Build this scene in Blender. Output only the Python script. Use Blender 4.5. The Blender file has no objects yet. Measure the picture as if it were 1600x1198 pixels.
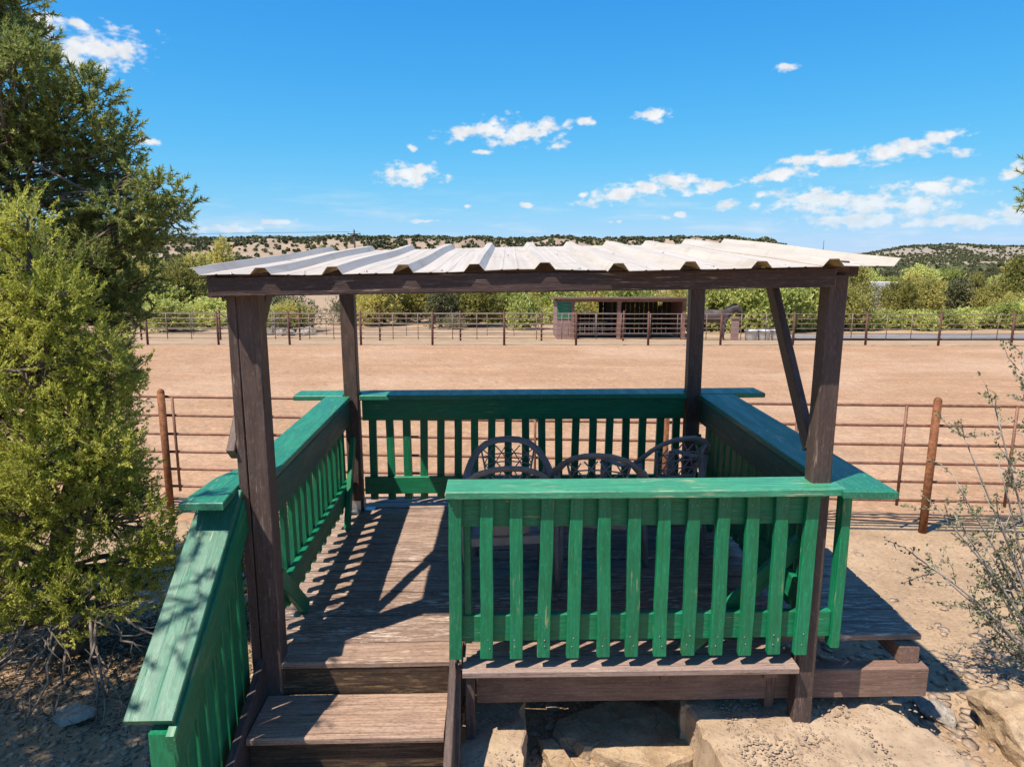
import bpy, math, random
import numpy as np
from mathutils import Vector, Matrix
R = math.radians
sc = bpy.context.scene
col = sc.collection

# ------------------------------------------------------------ camera
TH = math.atan(205 / 1100.0)
YAW = math.atan(29 / 1100.0 * math.cos(TH))
cam = bpy.data.cameras.new('camera')
cam.sensor_width = 36.0
cam.lens = 36.0 * 1100 / 1600
cam.clip_start = 0.05
cam.clip_end = 20000
cam_o = bpy.data.objects.new('camera', cam)
cam_o.location = (0, 0, 2.06)
cam_o.rotation_euler = (math.pi / 2 - TH, 0, 0)
col.objects.link(cam_o)
sc.camera = cam_o

# ------------------------------------------------------------ light
SUN_TRAVEL = Vector((0.445, 0.335, -1.0)).normalized()
to_sun = -SUN_TRAVEL
sun = bpy.data.lights.new('sun', 'SUN')
sun.energy = 5.0
sun.angle = R(0.53)
sun.color = (1.0, 0.90, 0.765)
sun_o = bpy.data.objects.new('sun', sun)
sun_o.rotation_euler = SUN_TRAVEL.to_track_quat('-Z', 'Y').to_euler()
sun_o.location = (-8, -6, 16)
col.objects.link(sun_o)
vs = sc.view_settings
vs.view_transform = 'Standard'
vs.look = 'None'
vs.exposure = 0.68
vs.gamma = 1.0
vs.use_curve_mapping = False
try:
    sc.cycles.max_bounces = 4
    sc.cycles.diffuse_bounces = 3
    sc.cycles.glossy_bounces = 2
    sc.cycles.transparent_max_bounces = 6
    sc.cycles.use_denoising = True
    sc.cycles.use_adaptive_sampling = True
    sc.cycles.adaptive_threshold = 0.02
    sc.cycles.caustics_reflective = False
    sc.cycles.caustics_refractive = False
except Exception:
    pass

world = bpy.data.worlds.new('World')
sc.world = world
world.use_nodes = True
CLOUDS = [(-0.5049,0.2250,0.0480,0.0200,14),(-0.5511,0.2479,0.0161,0.0089,0),(-0.5200,0.2511,0.0102,0.0058,0),(-0.4614,0.1309,0.0126,0.0044,0),(-0.0416,0.1620,0.0450,0.0104,22),(0.0191,0.1572,0.0476,0.0121,12),(0.0691,0.1665,0.0121,0.0064,25),(0.0626,0.1400,0.0130,0.0049,15),(0.0991,0.1709,0.0120,0.0040,0),(-0.1393,0.1029,0.0397,0.0116,3),(-0.1341,0.1366,0.0086,0.0032,0),(-0.0383,0.1328,0.0104,0.0033,-15),(0.1861,0.1759,0.0224,0.0070,5),(0.3516,0.2252,0.0135,0.0036,5),(0.1614,0.0801,0.0594,0.0108,8),(0.2244,0.0915,0.0372,0.0098,0),(0.2645,0.0824,0.0236,0.0081,8),(0.0931,0.0774,0.0105,0.0042,10),(0.2860,0.0615,0.0162,0.0049,22),(0.3237,0.0608,0.0087,0.0049,0),(0.3489,0.0969,0.0396,0.0087,10),(0.3834,0.1141,0.0341,0.0061,0),(0.4117,0.1113,0.0432,0.0091,6),(0.4816,0.1194,0.0532,0.0102,10),(0.5176,0.1270,0.0259,0.0071,15),(0.5477,0.1136,0.0151,0.0050,5),(0.5225,0.0748,0.0475,0.0081,4),(0.3929,0.0656,0.0529,0.0118,4),(0.4449,0.0579,0.0593,0.0123,0),(0.5145,0.0544,0.0393,0.0119,0),(0.4537,0.0384,0.0624,0.0093,0),(0.5557,0.0341,0.0674,0.0073,4),(0.6039,0.0458,0.0236,0.0071,5),(0.6053,0.0876,0.0176,0.0083,10),(-0.3107,0.0390,0.0227,0.0041,0),(-0.0591,0.0623,0.0053,0.0026,0),(0.0212,0.0641,0.0079,0.0034,0),(0.1366,0.0397,0.0070,0.0026,0),(0.1479,0.0405,0.0061,0.0026,0),(0.2094,0.0485,0.0101,0.0034,5),(0.2295,0.0508,0.0067,0.0033,0),(-0.3879,0.0299,0.0544,0.0056,0),(-0.1235,0.0424,0.0263,0.0026,0)]


class NT:
    """small node-tree helper"""
    def __init__(s, tree):
        s.t = tree
        s.n = tree.nodes
        s.l = tree.links

    def new(s, typ, **kw):
        nd = s.n.new(typ)
        for k, v in kw.items():
            setattr(nd, k, v)
        return nd

    def put(s, sock, v):
        if isinstance(v, bpy.types.NodeSocket):
            s.l.new(v, sock)
        elif v is not None:
            sock.default_value = v

    def math(s, op, a, b=None, c=None, clamp=False):
        nd = s.new('ShaderNodeMath', operation=op)
        nd.use_clamp = clamp
        s.put(nd.inputs[0], a); s.put(nd.inputs[1], b)
        if c is not None: s.put(nd.inputs[2], c)
        return nd.outputs[0]

    def vmath(s, op, a, b=None):
        nd = s.new('ShaderNodeVectorMath', operation=op)
        s.put(nd.inputs[0], a); s.put(nd.inputs[1], b)
        return nd.outputs['Value'] if op in ('LENGTH', 'DOT_PRODUCT') else nd.outputs[0]

    def mapping(s, vec, loc=(0, 0, 0), rot=(0, 0, 0), scale=(1, 1, 1), typ='POINT'):
        nd = s.new('ShaderNodeMapping', vector_type=typ)
        s.put(nd.inputs['Vector'], vec)
        s.put(nd.inputs['Location'], loc) if typ != 'NORMAL' else None
        s.put(nd.inputs['Rotation'], rot); s.put(nd.inputs['Scale'], scale)
        return nd.outputs[0]

    def noise(s, vec, scale, detail=4, rough=0.55, dist=0.0, color=False):
        nd = s.new('ShaderNodeTexNoise')
        s.put(nd.inputs['Vector'], vec); s.put(nd.inputs['Scale'], scale)
        nd.inputs['Detail'].default_value = detail
        nd.inputs['Roughness'].default_value = rough
        nd.inputs['Distortion'].default_value = dist
        return nd.outputs['Color'] if color else nd.outputs['Fac']

    def voro(s, vec, scale, feature='F1', out='Distance', rnd=1.0):
        nd = s.new('ShaderNodeTexVoronoi', feature=feature)
        s.put(nd.inputs['Vector'], vec); s.put(nd.inputs['Scale'], scale)
        nd.inputs['Randomness'].default_value = rnd
        return nd.outputs[out]

    def smooth(s, v, a, b, o0=0.0, o1=1.0):
        nd = s.new('ShaderNodeMapRange', interpolation_type='SMOOTHSTEP')
        s.put(nd.inputs[0], v)
        for i, q in enumerate((a, b, o0, o1)):
            s.put(nd.inputs[1 + i], q)
        return nd.outputs[0]

    def ramp(s, fac, stops, interp='LINEAR'):
        nd = s.new('ShaderNodeValToRGB')
        cr = nd.color_ramp
        cr.interpolation = interp
        while len(cr.elements) < len(stops):
            cr.elements.new(0.5)
        for e, (p, c) in zip(cr.elements, stops):
            e.position = p
            e.color = (*c, 1) if len(c) == 3 else c
        s.put(nd.inputs[0], fac)
        return nd.outputs[0]

    def mix(s, fac, a, b, blend='MIX'):
        nd = s.new('ShaderNodeMix', data_type='RGBA', blend_type=blend)
        s.put(nd.inputs[0], fac)
        for k, v in ((6, a), (7, b)):
            if isinstance(v, (tuple, list)): v = (*v[:3], 1)
            s.put(nd.inputs[k], v)
        return nd.outputs[2]

    def bump(s, h, strength=0.3, dist=0.01, normal=None):
        nd = s.new('ShaderNodeBump')
        nd.inputs['Strength'].default_value = strength
        nd.inputs['Distance'].default_value = dist
        s.put(nd.inputs['Height'], h)
        if normal is not None: s.put(nd.inputs['Normal'], normal)
        return nd.outputs[0]


def build_world():
    world.node_tree.nodes.clear()
    w = NT(world.node_tree)
    sky = w.new('ShaderNodeTexSky', sky_type='NISHITA')
    sky.sun_disc = False
    sky.sun_elevation = math.asin(to_sun.z)
    sky.sun_rotation = math.atan2(to_sun.x, to_sun.y)
    sky.altitude = 1900
    sky.air_density = 1.0
    sky.dust_density = 0.15
    sky.ozone_density = 1.1
    tc = w.new('ShaderNodeTexCoord')
    dirv = tc.outputs['Generated']
    sep = w.new('ShaderNodeSeparateXYZ'); w.put(sep.inputs[0], dirv)
    az = w.math('ARCTAN2', sep.outputs[0], sep.outputs[1])
    el = w.math('ARCSINE', sep.outputs[2])
    cmb = w.new('ShaderNodeCombineXYZ'); w.put(cmb.inputs[0], az); w.put(cmb.inputs[1], el)
    base = cmb.outputs[0]
    n1 = w.noise(w.mapping(base, scale=(1, 1.7, 1)), 26, 2, 0.5, color=True)
    n1 = w.vmath('SUBTRACT', n1, (0.5, 0.5, 0.5))
    nd = w.new('ShaderNodeVectorMath', operation='SCALE'); w.put(nd.inputs[0], n1); nd.inputs['Scale'].default_value = 0.022
    warp = w.vmath('ADD', base, w.vmath('MULTIPLY', nd.outputs[0], (1, 0.55, 0)))
    dmin = None
    sh = w.new('ShaderNodeCombineXYZ')
    w.put(sh.inputs[0], az); w.put(sh.inputs[1], w.math('MULTIPLY', az, -0.16)); 
    tilted = w.vmath('ADD', warp, w.vmath('MULTIPLY', sh.outputs[0], (0, 1, 0)))
    for a0, e0, wa, we, r in CLOUDS:
        tl = r >= 8
        c0 = e0 - 0.16 * a0 if tl else e0
        ia, ie = 1 / (wa * 1.4), 1 / (we * 1.55)
        m = w.new('ShaderNodeVectorMath', operation='MULTIPLY_ADD')
        w.put(m.inputs[0], tilted if tl else warp); w.put(m.inputs[1], (ia, ie, 0)); w.put(m.inputs[2], (-a0 * ia, -c0 * ie, 0))
        d = w.vmath('LENGTH', m.outputs[0])
        dmin = d if dmin is None else w.math('MINIMUM', dmin, d)
    fb = w.noise(w.mapping(base, scale=(1, 1.7, 1)), 50, 5, 0.56)
    val = w.math('ADD', w.math('SUBTRACT', 0.92, dmin), w.math('MULTIPLY', w.math('SUBTRACT', fb, 0.5), 2.5))
    op = w.smooth(val, 0.0, 0.72)
    # unseen clouds outside the view, added denser than inside it for whiter fill
    gn = w.noise(w.mapping(dirv, scale=(1, 1, 2.4)), 4.5, 3, 0.6)
    gm = w.math('MULTIPLY', w.smooth(gn, 0.56, 0.68), w.smooth(w.math('ABSOLUTE', az), 0.72, 0.85))
    gm = w.math('MULTIPLY', gm, w.smooth(el, 0.02, 0.1))
    op = w.math('MAXIMUM', op, gm)
    # thin veil low in the sky
    veil = w.math('MULTIPLY', w.smooth(w.noise(w.mapping(base, scale=(1, 7, 1)), 7, 3, 0.6), 0.46, 0.75),
                  w.math('MULTIPLY', w.smooth(el, 0.11, 0.03), 0.38))
    op = w.math('MAXIMUM', w.math('MULTIPLY', op, w.smooth(el, 0.01, 0.09, 0.55, 0.95)), veil)
    hs = w.new('ShaderNodeHueSaturation')
    hs.inputs['Hue'].default_value = 0.5
    hs.inputs['Saturation'].default_value = 1.18
    hs.inputs['Value'].default_value = 1.0
    tint = w.mix(1.0, sky.outputs[0], (0.80, 1.03, 1.12), 'MULTIPLY')
    w.put(hs.inputs['Color'], tint)
    shade = w.smooth(w.noise(base, 60, 2, 0.5), 0.3, 0.7, 0.86, 1.0)
    cc = w.new('ShaderNodeCombineColor')
    for i, k in enumerate((0.955, 0.965, 0.985)):
        w.put(cc.inputs[i], w.math('MULTIPLY', shade, k / (0.135 * 2 ** vs.exposure)))
    # even out the strong zenith-to-horizon falloff (clear high-altitude air)
    spc = w.new('ShaderNodeSeparateColor'); w.put(spc.inputs[0], hs.outputs[0])
    sk = w.new('ShaderNodeCombineColor')
    K0 = 0.135 * 2 ** 0.30
    K = 0.135 * 2 ** vs.exposure
    for i, (k0, c0) in enumerate(((0.60, 1.1), (1.40, 0.76), (2.50, 1.0))):
        q = w.math('POWER', 2.71828, w.math('MULTIPLY', spc.outputs[i], -K0 * k0 / c0))
        w.put(sk.inputs[i], w.math('MULTIPLY', w.math('SUBTRACT', 1.0, q), c0 / K))
    mixc = w.mix(op, sk.outputs[0], cc.outputs[0])
    bg = w.new('ShaderNodeBackground')
    bg.inputs['Strength'].default_value = 0.135
    w.put(bg.inputs['Color'], mixc)
    out = w.new('ShaderNodeOutputWorld')
    w.put(out.inputs[0], bg.outputs[0])


build_world()
try:
    world.cycles.sampling_method = 'MANUAL'
    world.cycles.sample_map_resolution = 512
except Exception:
    pass

# ------------------------------------------------------------ helpers
rng = np.random.default_rng(7)
rnd = random.Random(11)


def link(o, parent=None):
    col.objects.link(o)
    if parent is not None:
        o.parent = parent
    return o


def tag(o, label=None, cat=None, group=None, kind=None):
    if label: o['label'] = label
    if cat: o['category'] = cat
    if group: o['group'] = group
    if kind: o['kind'] = kind
    return o


def empty(name, loc=(0, 0, 0), parent=None, rz=0.0):
    o = bpy.data.objects.new(name, None)
    o.location = loc
    o.rotation_euler = (0, 0, rz)
    o.empty_display_size = 0.1
    return link(o, parent)


def thing(name, label, cat, loc=(0, 0, 0), group=None, rz=0.0):
    return tag(empty(name, loc, None, rz), label, cat, group)


def mesh_np(name, verts, faces, smooth=False):
    """verts (N,3), faces (M,k) arrays -> mesh, fast"""
    me = bpy.data.meshes.new(name)
    verts = np.asarray(verts, np.float32); faces = np.asarray(faces, np.int32)
    m, k = faces.shape
    me.vertices.add(len(verts)); me.vertices.foreach_set('co', verts.ravel())
    me.loops.add(m * k); me.loops.foreach_set('vertex_index', faces.ravel())
    me.polygons.add(m)
    me.polygons.foreach_set('loop_start', np.arange(0, m * k, k, dtype=np.int32))
    if smooth:
        me.polygons.foreach_set('use_smooth', np.ones(m, bool))
    me.update(calc_edges=True)
    me.validate()
    return me


class MB:
    def __init__(s):
        s.v = []; s.f = []; s.mi = []; s.sm = []

    def add(s, vs_, fs, mi=0, sm=False):
        b = len(s.v)
        s.v += [tuple(p) for p in vs_]
        for f in fs:
            s.f.append(tuple(i + b for i in f)); s.mi.append(mi); s.sm.append(sm)

    def box(s, c, size, mi=0, rot=None):
        hx, hy, hz = (q / 2 for q in size)
        P = [Vector((x * hx, y * hy, z * hz)) for x in (-1, 1) for y in (-1, 1) for z in (-1, 1)]
        if rot is not None: P = [rot @ p for p in P]
        P = [p + Vector(c) for p in P]
        s.add(P, [(0, 1, 3, 2), (4, 6, 7, 5), (0, 4, 5, 1), (2, 3, 7, 6), (0, 2, 6, 4), (1, 5, 7, 3)], mi)

    def tube(s, pts, rad, n=8, mi=0, caps=True, flat=None, sm=True):
        """pts list, rad scalar or list; flat=(a,b) scales of the cross-section"""
        pts = [Vector(p) for p in pts]
        if not isinstance(rad, (list, tuple)): rad = [rad] * len(pts)
        V = []; F = []
        t0 = (pts[1] - pts[0]).normalized()
        ref = Vector((0, 0, 1)) if abs(t0.z) < 0.9 else Vector((1, 0, 0))
        a = t0.cross(ref).normalized()
        for i, p in enumerate(pts):
            t = (pts[min(i + 1, len(pts) - 1)] - pts[max(i - 1, 0)])
            t = t.normalized() if t.length > 1e-9 else t0
            a = (a - t * a.dot(t))
            a = a.normalized() if a.length > 1e-6 else t.orthogonal().normalized()
            b = t.cross(a)
            fa, fb_ = flat if flat else (1, 1)
            for k in range(n):
                an = 2 * math.pi * k / n
                V.append(p + a * (math.cos(an) * rad[i] * fa) + b * (math.sin(an) * rad[i] * fb_))
        for i in range(len(pts) - 1):
            for k in range(n):
                k2 = (k + 1) % n
                F.append((i * n + k, i * n + k2, (i + 1) * n + k2, (i + 1) * n + k))
        s.add(V, F, mi, sm)
        if caps:
            b0 = len(s.v) - len(V)
            s.f.append(tuple(b0 + k for k in range(n))[::-1]); s.mi.append(mi); s.sm.append(False)
            s.f.append(tuple(b0 + (len(pts) - 1) * n + k for k in range(n))); s.mi.append(mi); s.sm.append(False)

    def lathe(s, prof, n=16, c=(0, 0, 0), mi=0, sx=1.0, sy=1.0):
        V = []; F = []
        for r_, z in prof:
            for k in range(n):
                an = 2 * math.pi * k / n
                V.append((c[0] + math.cos(an) * r_ * sx, c[1] + math.sin(an) * r_ * sy, c[2] + z))
        for i in range(len(prof) - 1):
            for k in range(n):
                k2 = (k + 1) % n
                F.append((i * n + k, i * n + k2, (i + 1) * n + k2, (i + 1) * n + k))
        s.add(V, F, mi, True)

    def mesh(s, name):
        me = bpy.data.meshes.new(name)
        me.from_pydata(s.v, [], s.f)
        me.polygons.foreach_set('material_index', s.mi)
        me.polygons.foreach_set('use_smooth', s.sm)
        me.update()
        return me

    def build(s, name, mats, parent=None, loc=(0, 0, 0)):
        me = s.mesh(name)
        for m in (mats if isinstance(mats, (list, tuple)) else [mats]):
            me.materials.append(m)
        o = bpy.data.objects.new(name, me)
        o.location = loc
        return link(o, parent)


def plank_mesh(L, W, T, ch=0.004, seg=3, warp=0.0015, seed=0, end=(0, 0)):
    """board with chamfered edges, length along X, slight warp; end = skew of the two ends (plumb cuts)"""
    q = random.Random(seed)
    V = []; F = []
    hw, ht = W / 2, T / 2
    ch = min(ch, hw * 0.4, ht * 0.4)
    prof = [(-hw + ch, -ht), (hw - ch, -ht), (hw, -ht + ch), (hw, ht - ch), (hw - ch, ht), (-hw + ch, ht), (-hw, ht - ch), (-hw, -ht + ch)]
    bow = q.uniform(-1, 1) * warp * 2
    for i in range(seg + 1):
        t = i / seg
        x = -L / 2 + L * t
        dy = q.uniform(-warp, warp); dz = q.uniform(-warp, warp) * 0.6 + bow * (1 - (2 * t - 1) ** 2)
        for (y, z) in prof:
            sk = end[0] * (1 - t) * y + end[1] * t * y
            V.append((x + sk, y + dy, z + dz))
    for i in range(seg):
        for k in range(8):
            k2 = (k + 1) % 8
            F.append((i * 8 + k, (i + 1) * 8 + k, (i + 1) * 8 + k2, i * 8 + k2))
    F.append(tuple(range(8)))
    F.append(tuple(seg * 8 + k for k in range(8))[::-1])
    me = bpy.data.meshes.new('plank')
    me.from_pydata(V, [], F)
    me.update()
    return me


_pl = [0]


def board(name, p0, p1, W, T, mat, parent, up=(0, 0, 1), ch=0.004, warp=0.0015, end=(0, 0), off=(0, 0, 0), me=None):
    """board from p0 to p1 (in the parent's frame); 'up' = thickness direction"""
    p0 = Vector(p0) - Vector(off); p1 = Vector(p1) - Vector(off)
    x = (p1 - p0); L = x.length; x.normalize()
    z = Vector(up); z = (z - x * z.dot(x)).normalized()
    y = z.cross(x)
    _pl[0] += 1
    if me is None:
        me = plank_mesh(L, W, T, ch, max(2, min(5, int(L / 0.6))), warp, _pl[0], end)
        me.name = name
        me.materials.append(mat)
    o = bpy.data.objects.new(name, me)
    m = Matrix((x, y, z)).transposed().to_4x4()
    m.translation = (p0 + p1) / 2
    o.matrix_basis = m
    return link(o, parent)


# value noise for shapes
_perm = np.random.default_rng(3).random((256, 256))


def vnoise(x, y):
    x = np.asarray(x, float); y = np.asarray(y, float)
    xi = np.floor(x).astype(int); yi = np.floor(y).astype(int)
    fx = x - xi; fy = y - yi
    fx = fx * fx * (3 - 2 * fx); fy = fy * fy * (3 - 2 * fy)
    g_ = lambda a, b: _perm[a % 256, b % 256]
    return (g_(xi, yi) * (1 - fx) + g_(xi + 1, yi) * fx) * (1 - fy) + (g_(xi, yi + 1) * (1 - fx) + g_(xi + 1, yi + 1) * fx) * fy


def fbm(x, y, o=4):
    s_ = 0; a = 0.5
    for _ in range(o):
        s_ = s_ + a * (vnoise(x, y) - 0.5); x = np.asarray(x) * 2.03 + 17.1; y = np.asarray(y) * 2.03 + 5.3; a *= 0.5
    return s_


def sstep(t):
    t = np.clip(t, 0, 1)
    return t * t * (3 - 2 * t)


def ground_z(x, y):
    """height of the land; z = 0 is the top of the deck"""
    x = np.asarray(x, float); y = np.asarray(y, float)
    r = np.sqrt(x * x + y * y)
    base = np.interp(y, [-60, 2.0, 4.2, 5.2, 7.2, 27, 34, 60, 120, 250, 450, 1000, 2500, 5000],
                     [-0.6, -0.62, -0.66, -0.78, -0.98, -1.46, -2.08, -3.0, -5.0, -8.0, -9.0, -9.5, -8, -5])
    back = np.interp(r, [0, 100, 4000], [0, 0, -15])
    z = np.where(y > -5, base, -0.6 + back * 0)
    amp = np.interp(r, [0, 6, 12, 40, 120, 400, 3000], [0.05, 0.05, 0.03, 0.15, 0.6, 1.6, 4])
    z = z + amp * fbm(x / 0.9, y / 0.9, 3) * np.where(r < 8, 0.5, 0) + np.where(r < 8, 0.035 * fbm(x / 0.16, y / 0.16, 3), 0) + amp * np.where(r > 30, fbm(x / 25, y / 25, 4), 0)
    # the long ridge behind the valley
    t = np.where(y > 1, x / np.maximum(y, 1), 9)
    mask = 1 - sstep((t - 0.30) / 0.17)
    rise = sstep((y - 430) / 170)
    fold = np.abs(fbm(x / 85 + 0.5 * fbm(x / 200, y / 200), y / 260, 4)) * 2
    bluff = 0.22 * sstep((t - 0.335) / 0.02) * (1 - sstep((t - 0.385) / 0.025))
    z = z + mask * (rise * 23.0 * (1 + bluff) - 19 * fold * rise * (1 - 0.85 * sstep((y - 560) / 90)) + 1.2 * fbm(x / 60, y / 60, 3) * rise)
    # pale far hills on the right
    m2 = sstep((t - 0.46) / 0.1)
    r2 = sstep((y - 1250) / 350)
    z = z + m2 * r2 * (20 + 14 * fbm(x / 190, y / 400, 4) + 6 * np.exp(-((t - 0.6) / 0.06) ** 2))
    return z


def gz(x, y):
    return float(ground_z(x, y))


# ------------------------------------------------------------ materials
def new_mat(name):
    m = bpy.data.materials.new(name)
    m.use_nodes = True
    m.node_tree.nodes.clear()
    t = NT(m.node_tree)
    p = t.new('ShaderNodeBsdfPrincipled')
    o = t.new('ShaderNodeOutputMaterial')
    t.put(o.inputs[0], p.outputs[0])
    return m, t, p


def obj_coords(t):
    tc = t.new('ShaderNodeTexCoord')
    oi = t.new('ShaderNodeObjectInfo')
    cm = t.new('ShaderNodeCombineXYZ')
    for i, k in enumerate((37.0, 91.0, 53.0)):
        t.put(cm.inputs[i], t.math('MULTIPLY', oi.outputs['Random'], k))
    return t.vmath('ADD', tc.outputs['Object'], cm.outputs[0]), oi.outputs['Random']


def edge_mask(t, rad):
    bv = t.new('ShaderNodeBevel', samples=4)
    bv.inputs['Radius'].default_value = rad
    ge = t.new('ShaderNodeNewGeometry')
    return t.math('SUBTRACT', 1.0, t.vmath('DOT_PRODUCT', bv.outputs[0], ge.outputs['Normal']))


def wood_paint(name, base, dark, bare, wear=0.0, rough=0.5, edge=0.0, grain=0.35, spec=0.4):
    m, t, p = new_mat(name)
    co, rn = obj_coords(t)
    g1 = t.noise(t.mapping(co, scale=(1.2, 16, 16)), 5, 6, 0.62)
    g2 = t.noise(t.mapping(co, scale=(1.0, 7, 7)), 2.2, 4, 0.55, 0.6)
    big = t.noise(co, 3.0, 3, 0.5)
    c = t.mix(t.smooth(g2, 0.3, 0.72), dark, base)
    c = t.mix(t.math('MULTIPLY', t.smooth(big, 0.35, 0.7), 0.35), c, tuple(q * 1.25 for q in base))
    c = t.mix(t.math('MULTIPLY', rn, 0.55), c, tuple(q * 0.5 for q in base))
    fine = t.noise(t.mapping(co, scale=(0.35, 1, 1)), 95, 3, 0.6)
    c = t.mix(t.smooth(g1, 0.38, 0.66, 0.42, 0.0), c, tuple(q * 0.42 for q in dark))
    c = t.mix(t.smooth(fine, 0.52, 0.72, 0.0, 0.35), c, tuple(min(1, q * 1.5 + 0.02) for q in base))
    grime = t.smooth(t.noise(t.mapping(co, scale=(0.8, 1.6, 1.6)), 6.5, 4, 0.65), 0.52, 0.74)
    c = t.mix(t.math('MULTIPLY', grime, 0.42), c, tuple(0.5 * q + 0.012 for q in dark))
    if wear > 0:
        w1 = t.smooth(t.noise(t.mapping(co, scale=(1.6, 26, 26)), 4.0, 5, 0.6), 0.56, 0.66)
        w2 = t.smooth(t.noise(t.mapping(co, scale=(1, 2.6, 2.6)), 3.1, 3, 0.55), 0.62 - 0.16 * wear, 0.72 - 0.12 * wear)
        k = t.math('MULTIPLY', w1, w2)
        # knots and nail heads
        vk = t.voro(t.mapping(co, scale=(1.0, 2.4, 2.4)), 2.6)
        k = t.math('MAXIMUM', k, t.math('MULTIPLY', t.smooth(vk, 0.05, 0.035), t.smooth(big, 0.5, 0.6)))
        if edge > 0:
            e = t.math('MULTIPLY', t.smooth(edge_mask(t, 0.006), 0.04, 0.16), t.smooth(t.noise(co, 26, 4, 0.6), 0.60 - 0.12 * edge, 0.70 - 0.1 * edge))
            k = t.math('MAXIMUM', k, e)
        c = t.mix(t.math('MULTIPLY', k, 0.85), c, bare)
    t.put(p.inputs['Base Color'], c)
    t.put(p.inputs['Roughness'], t.smooth(g2, 0.2, 0.8, rough - 0.08, rough + 0.14))
    p.inputs['Specular IOR Level'].default_value = spec
    crack = t.smooth(t.noise(t.mapping(co, scale=(0.7, 34, 34)), 3.0, 3, 0.5), 0.36, 0.30)
    h = t.math('SUBTRACT', g1, t.math('MULTIPLY', crack, 0.8))
    t.put(p.inputs['Normal'], t.bump(h, grain, 0.004))
    return m


def deck_wood(name, a, b, pale, palef=0.5):
    m, t, p = new_mat(name)
    co, rn = obj_coords(t)
    g1 = t.noise(t.mapping(co, scale=(1.0, 22, 22)), 4, 7, 0.65)
    g2 = t.noise(t.mapping(co, scale=(1.0, 6, 6)), 2.0, 4, 0.6, 0.8)
    c = t.mix(t.smooth(g1, 0.3, 0.7), a, b)
    c = t.mix(t.math('MULTIPLY', rn, 0.45), c, tuple(q * 0.55 for q in a))
    st = t.smooth(t.noise(t.mapping(co, scale=(2.0, 14, 14)), 5.5, 6, 0.66), 0.50, 0.58)
    pl = t.smooth(g2, 0.60 - 0.2 * palef, 0.72 - 0.12 * palef)
    c = t.mix(t.smooth(t.noise(t.mapping(co, scale=(0.5, 1, 1)), 85, 3, 0.6), 0.45, 0.7, 0.0, 0.45), c, tuple(q * 0.45 for q in a))
    k = t.math('MULTIPLY', st, t.math('MULTIPLY', pl, t.smooth(rn, 0.0, 1.0, 0.25, 1.0)))
    c = t.mix(t.math('MULTIPLY', k, 0.95), c, pale)
    vk = t.voro(t.mapping(co, scale=(1.0, 1.6, 1.6)), 2.3)
    c = t.mix(t.math('MULTIPLY', t.smooth(vk, 0.055, 0.02), 0.75), c, tuple(q * 0.3 for q in a))
    cr = t.smooth(t.noise(t.mapping(co, scale=(0.6, 40, 40)), 3.2, 3, 0.55), 0.37, 0.31)
    c = t.mix(t.math('MULTIPLY', cr, 0.8), c, (0.02, 0.014, 0.012))
    t.put(p.inputs['Base Color'], c)
    t.put(p.inputs['Roughness'], t.smooth(g2, 0.2, 0.8, 0.5, 0.8))
    p.inputs['Specular IOR Level'].default_value = 0.3
    t.put(p.inputs['Normal'], t.bump(t.math('SUBTRACT', g1, t.math('MULTIPLY', cr, 1.2)), 0.5, 0.005))
    return m


GREEN = (0.010, 0.262, 0.122)
M = {}
M['green'] = wood_paint('green_paint', GREEN, (0.008, 0.215, 0.088), (0.42, 0.36, 0.17), 0.35, 0.42, 0.0, 0.45)
M['green_worn'] = wood_paint('green_paint_worn', (0.070, 0.370, 0.225), (0.050, 0.30, 0.170), (0.62, 0.52, 0.34), 0.75, 0.40, 1.4, 0.5)
M['green_cap'] = wood_paint('green_cap_paint', (0.040, 0.300, 0.180), (0.025, 0.220, 0.125), (0.50, 0.42, 0.26), 0.35, 0.40, 0.3, 0.5)
M['green_bleached'] = wood_paint('green_paint_bleached', (0.050, 0.25, 0.155), (0.034, 0.20, 0.118), (0.45, 0.40, 0.25), 0.4, 0.45, 0.3, 0.55)
M['green_dull'] = wood_paint('green_paint_dull', (0.075, 0.165, 0.115), (0.055, 0.13, 0.085), (0.25, 0.2, 0.13), 0.3, 0.55, 0.0, 0.5)
M['brown'] = wood_paint('brown_paint', (0.165, 0.112, 0.098), (0.095, 0.062, 0.054), (0.42, 0.32, 0.26), 0.35, 0.55, 0.3, 0.6, 0.3)
M['brown_beam'] = wood_paint('brown_beam_paint', (0.115, 0.070, 0.062), (0.060, 0.037, 0.033), (0.42, 0.32, 0.26), 0.8, 0.55, 0.9, 0.7, 0.3)
M['red_beam'] = wood_paint('red_stained_timber', (0.33, 0.205, 0.155), (0.21, 0.125, 0.095), (0.4, 0.28, 0.2), 0.3, 0.65, 0.2, 0.6, 0.25)
M['deck'] = deck_wood('weathered_deck_boards', (0.205, 0.128, 0.095), (0.50, 0.355, 0.268), (0.76, 0.65, 0.55), 0.95)
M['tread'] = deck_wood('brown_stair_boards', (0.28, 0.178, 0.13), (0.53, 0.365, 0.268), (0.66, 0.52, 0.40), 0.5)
M['nosing'] = deck_wood('reddish_nosing_board', (0.36, 0.25, 0.21), (0.50, 0.365, 0.30), (0.6, 0.48, 0.4), 0.3)
M['riser'] = deck_wood('dark_riser_board', (0.035, 0.023, 0.018), (0.16, 0.10, 0.06), (0.34, 0.22, 0.11), 0.9)


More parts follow.
